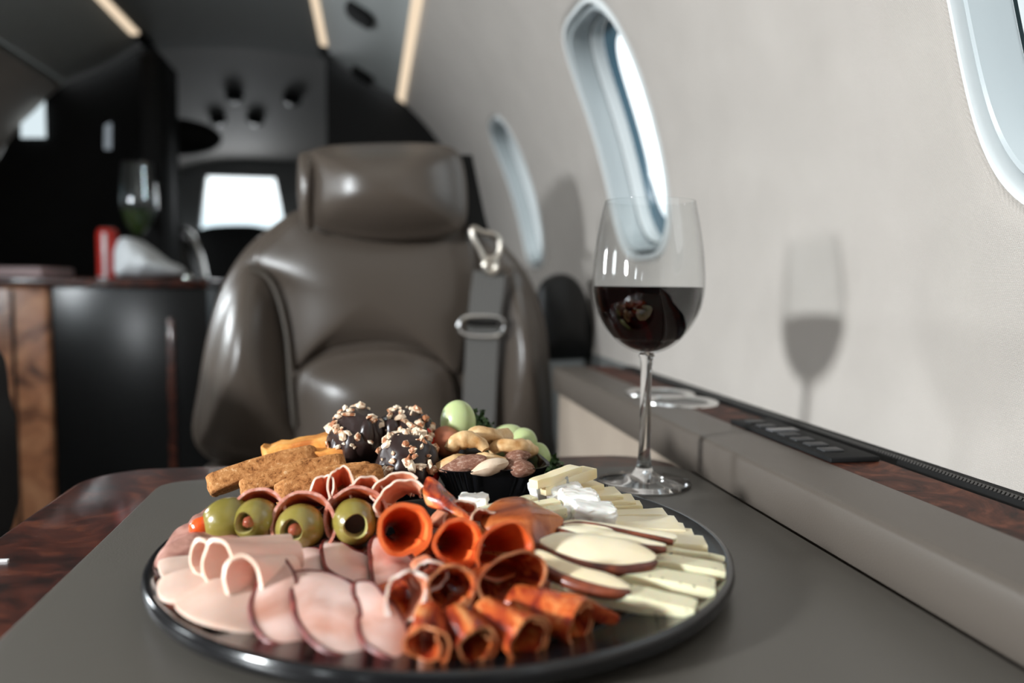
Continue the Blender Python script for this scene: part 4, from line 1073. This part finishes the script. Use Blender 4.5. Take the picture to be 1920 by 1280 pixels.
for i, (x0, y0, z0, x1, y1, z1, w, h, mt, lab) in enumerate((
    (1000, 908, .036, 1080, 880, .038, .010, .0055, 'cheese', 'topmost cheese slice behind the white cheese, pointing up right'),
    (1015, 918, .031, 1106, 884, .035, .012, .0065, 'cheese', 'cheese slice with a square end just below the topmost one'),
    (1020, 930, .022, 1118, 912, .024, .020, .0075, 'cheese', 'yellowish cheese slice under the two top ones'),
    (1050, 940, .019, 1160, 930, .021, .022, .0075, 'cheese', 'cheese slice nearest the foot of the wine glass'),
    (1085, 950, .016, 1188, 942, .019, .020, .0070, 'cheese', 'fifth cheese slice counted from the top of the fan'),
    (1100, 958, .015, 1202, 953, .017, .014, .0075, 'cheese', 'sixth cheese slice counted from the top of the fan'),
    (1120, 972, .015, 1246, 968, .016, .014, .0070, 'cheese', 'seventh cheese slice counted from the top of the fan'),
    (1130, 984, .015, 1268, 983, .0155, .014, .0070, 'cheese', 'eighth cheese slice counted from the top of the fan'),
    (1130, 993, .016, 1282, 999, .0155, .014, .0080, 'cheese', 'cheese slice touching the dark skinned pear tip'),
    (1150, 1006, .014, 1299, 1010, .0145, .014, .0080, 'cheese', 'cheese slice just above the broad white wedge'),
    (1170, 1024, .014, 1322, 1028, .0145, .018, .0095, 'cheese', 'broad whitish cheese wedge at the right'))):
    bar('cheese_slice', at(x0, y0, z0), at(x1, y1, z1), w*.7, w, h, M[mt], lab, 'cheese', CH, i)
for i, (x0, y0, z0, x1, y1, z1, w0, w1, h, lab) in enumerate((
    (1150, 1030, .018, 1357, 1049, .0135, .010, .003, .0040, 'thin pepper cheese slice tapering to a point at the right'),
    (1160, 1050, .016, 1358, 1076, .0130, .012, .014, .0066, 'pepper cheese slice reaching farthest right'),
    (1110, 1075, .015, 1340, 1108, .0125, .014, .016, .0074, 'pepper cheese slice with dark specks under the large pear slice'),
    (1040, 1098, .015, 1304, 1148, .0120, .016, .012, .0074, 'front pepper cheese slice beside the cured ham rolls'))):
    bar('pepper_cheese_slice', at(x0, y0, z0), at(x1, y1, z1), w0, w1, h, M['pcheese'], lab, 'cheese', PCs, 20+i, -.001)
def chunk(px, py, z, sx, sy, sz, yaw, lab, rind=False, tip=0):
    c = at(px, py, z); q = Matrix.Rotation(yaw, 3, 'Z') @ Matrix.Rotation(tip, 3, 'Y')
    o = slab3(c, q@Vector((1,0,0)), sx, sy, sz, M['brie'], 'white_cheese_chunk', .0011, px, roundend=.12, up=q@Vector((0,0,1)))
    tag(o, lab, 'cheese', 'white cheese chunks')
    if rind:
        vs, fs = box(-sx/2-.0006, sx/2*.9, -sy/2-.0010, -sy/2+.0006, -sz/2, sz/2, .0004)
        mesh('rind', [c+q@v for v in vs], fs, M['brie_rind'], o)
chunk(888, 943, .028, .016, .012, .010, -.3, 'small white cheese chunk in front of the black cup')
chunk(1030, 914, .029, .022, .015, .012, .25, 'white cheese chunk with grey rind right of the black cup', True, -.25)
chunk(1052, 922, .027, .022, .018, .012, .1, 'white cheese chunk in the middle of the heap')
chunk(1085, 942, .026, .022, .020, .013, -.1, 'upper right white cheese chunk of the heap')
chunk(1110, 962, .024, .025, .018, .012, -.05, 'white cheese chunk nearest the pear slices', False, .1)
chunk(1070, 965, .022, .020, .014, .010, .2, 'small white cheese chunk between the domed meat fold and pear')
for i, (x0, y0, x1, y1) in enumerate(((905, 962, 1000, 938),(960, 958, 1045, 945),(1000, 968, 1058, 958))):
    bar('cheese_slice', at(x0, y0, .026), at(x1, y1, .027), .009, .009, .0055, M['pcheese'], ('long thin cheese stick', 'second thin cheese stick', 'short thin cheese stick')[i]+' behind the domed meat fold', 'cheese', 'cheese sticks in the middle', 40+i)

# pear slices
def pear(pts, skin, za, zb, label, th, bulge, seed):
    ys = [p[1] for p in pts]; fn = lerpz(min(ys), za, max(ys), zb)
    lp = pxloop(pts, fn, 5)
    o = mesh('pear_slice', *pad(lp, (0,-.35,1), th, bulge, 8, 2.2, .0003, 60, seed, relax=False), M['pear'])
    tag(o, label, 'pear', 'pear slices with dark skin')
    sk = smooth_path([fn(x, y)+Vector((0,-.0004,th*.35)) for x, y in skin], 6); n = len(sk)
    mesh('skin', *tube(sk, [(.0009+.0022*math.sin(PI*min(1,max(0,(k+.8)/(n+.6))))**.6) for k in range(n)], 10), M['pear_skin'], o)
pear([(1050,990),(1070,982),(1110,986),(1170,994),(1225,1002),(1262,1008),(1262,1018),(1200,1012),(1130,1003),(1080,998)], [(1046,992),(1085,990),(1140,999),(1200,1011),(1262,1020)], .026, .022, 'uppermost pear slice, thin with its red brown skin up', .003, .001, 1)
pear([(1046,996),(1090,994),(1150,1004),(1210,1018),(1248,1030),(1190,1032),(1120,1020),(1070,1008)], [(1044,997),(1085,1014),(1140,1026),(1200,1033),(1248,1034)], .027, .0225, 'second pear slice, narrow, between the uppermost and the largest', .003, .001, 2)
pear([(1011,1027),(1030,1014),(1058,1009),(1110,1013),(1160,1020),(1195,1030),(1222,1046),(1228,1056),(1215,1064),(1165,1072),(1110,1068),(1055,1050)], [(1011,1028),(1040,1047),(1080,1063),(1125,1073),(1170,1075),(1212,1067),(1229,1057)], .027, .018, 'largest pear slice with a dark curved lower edge', .004, .0015, 3)
pear([(1000,1046),(1010,1040),(1050,1058),(1100,1076),(1150,1090),(1180,1112),(1140,1112),(1090,1102),(1040,1082),(1012,1066)], [(1000,1047),(1018,1070),(1060,1094),(1110,1110),(1150,1117),(1181,1115)], .024, .017, 'lowest pear slice, below the largest one', .0035, .001, 4)
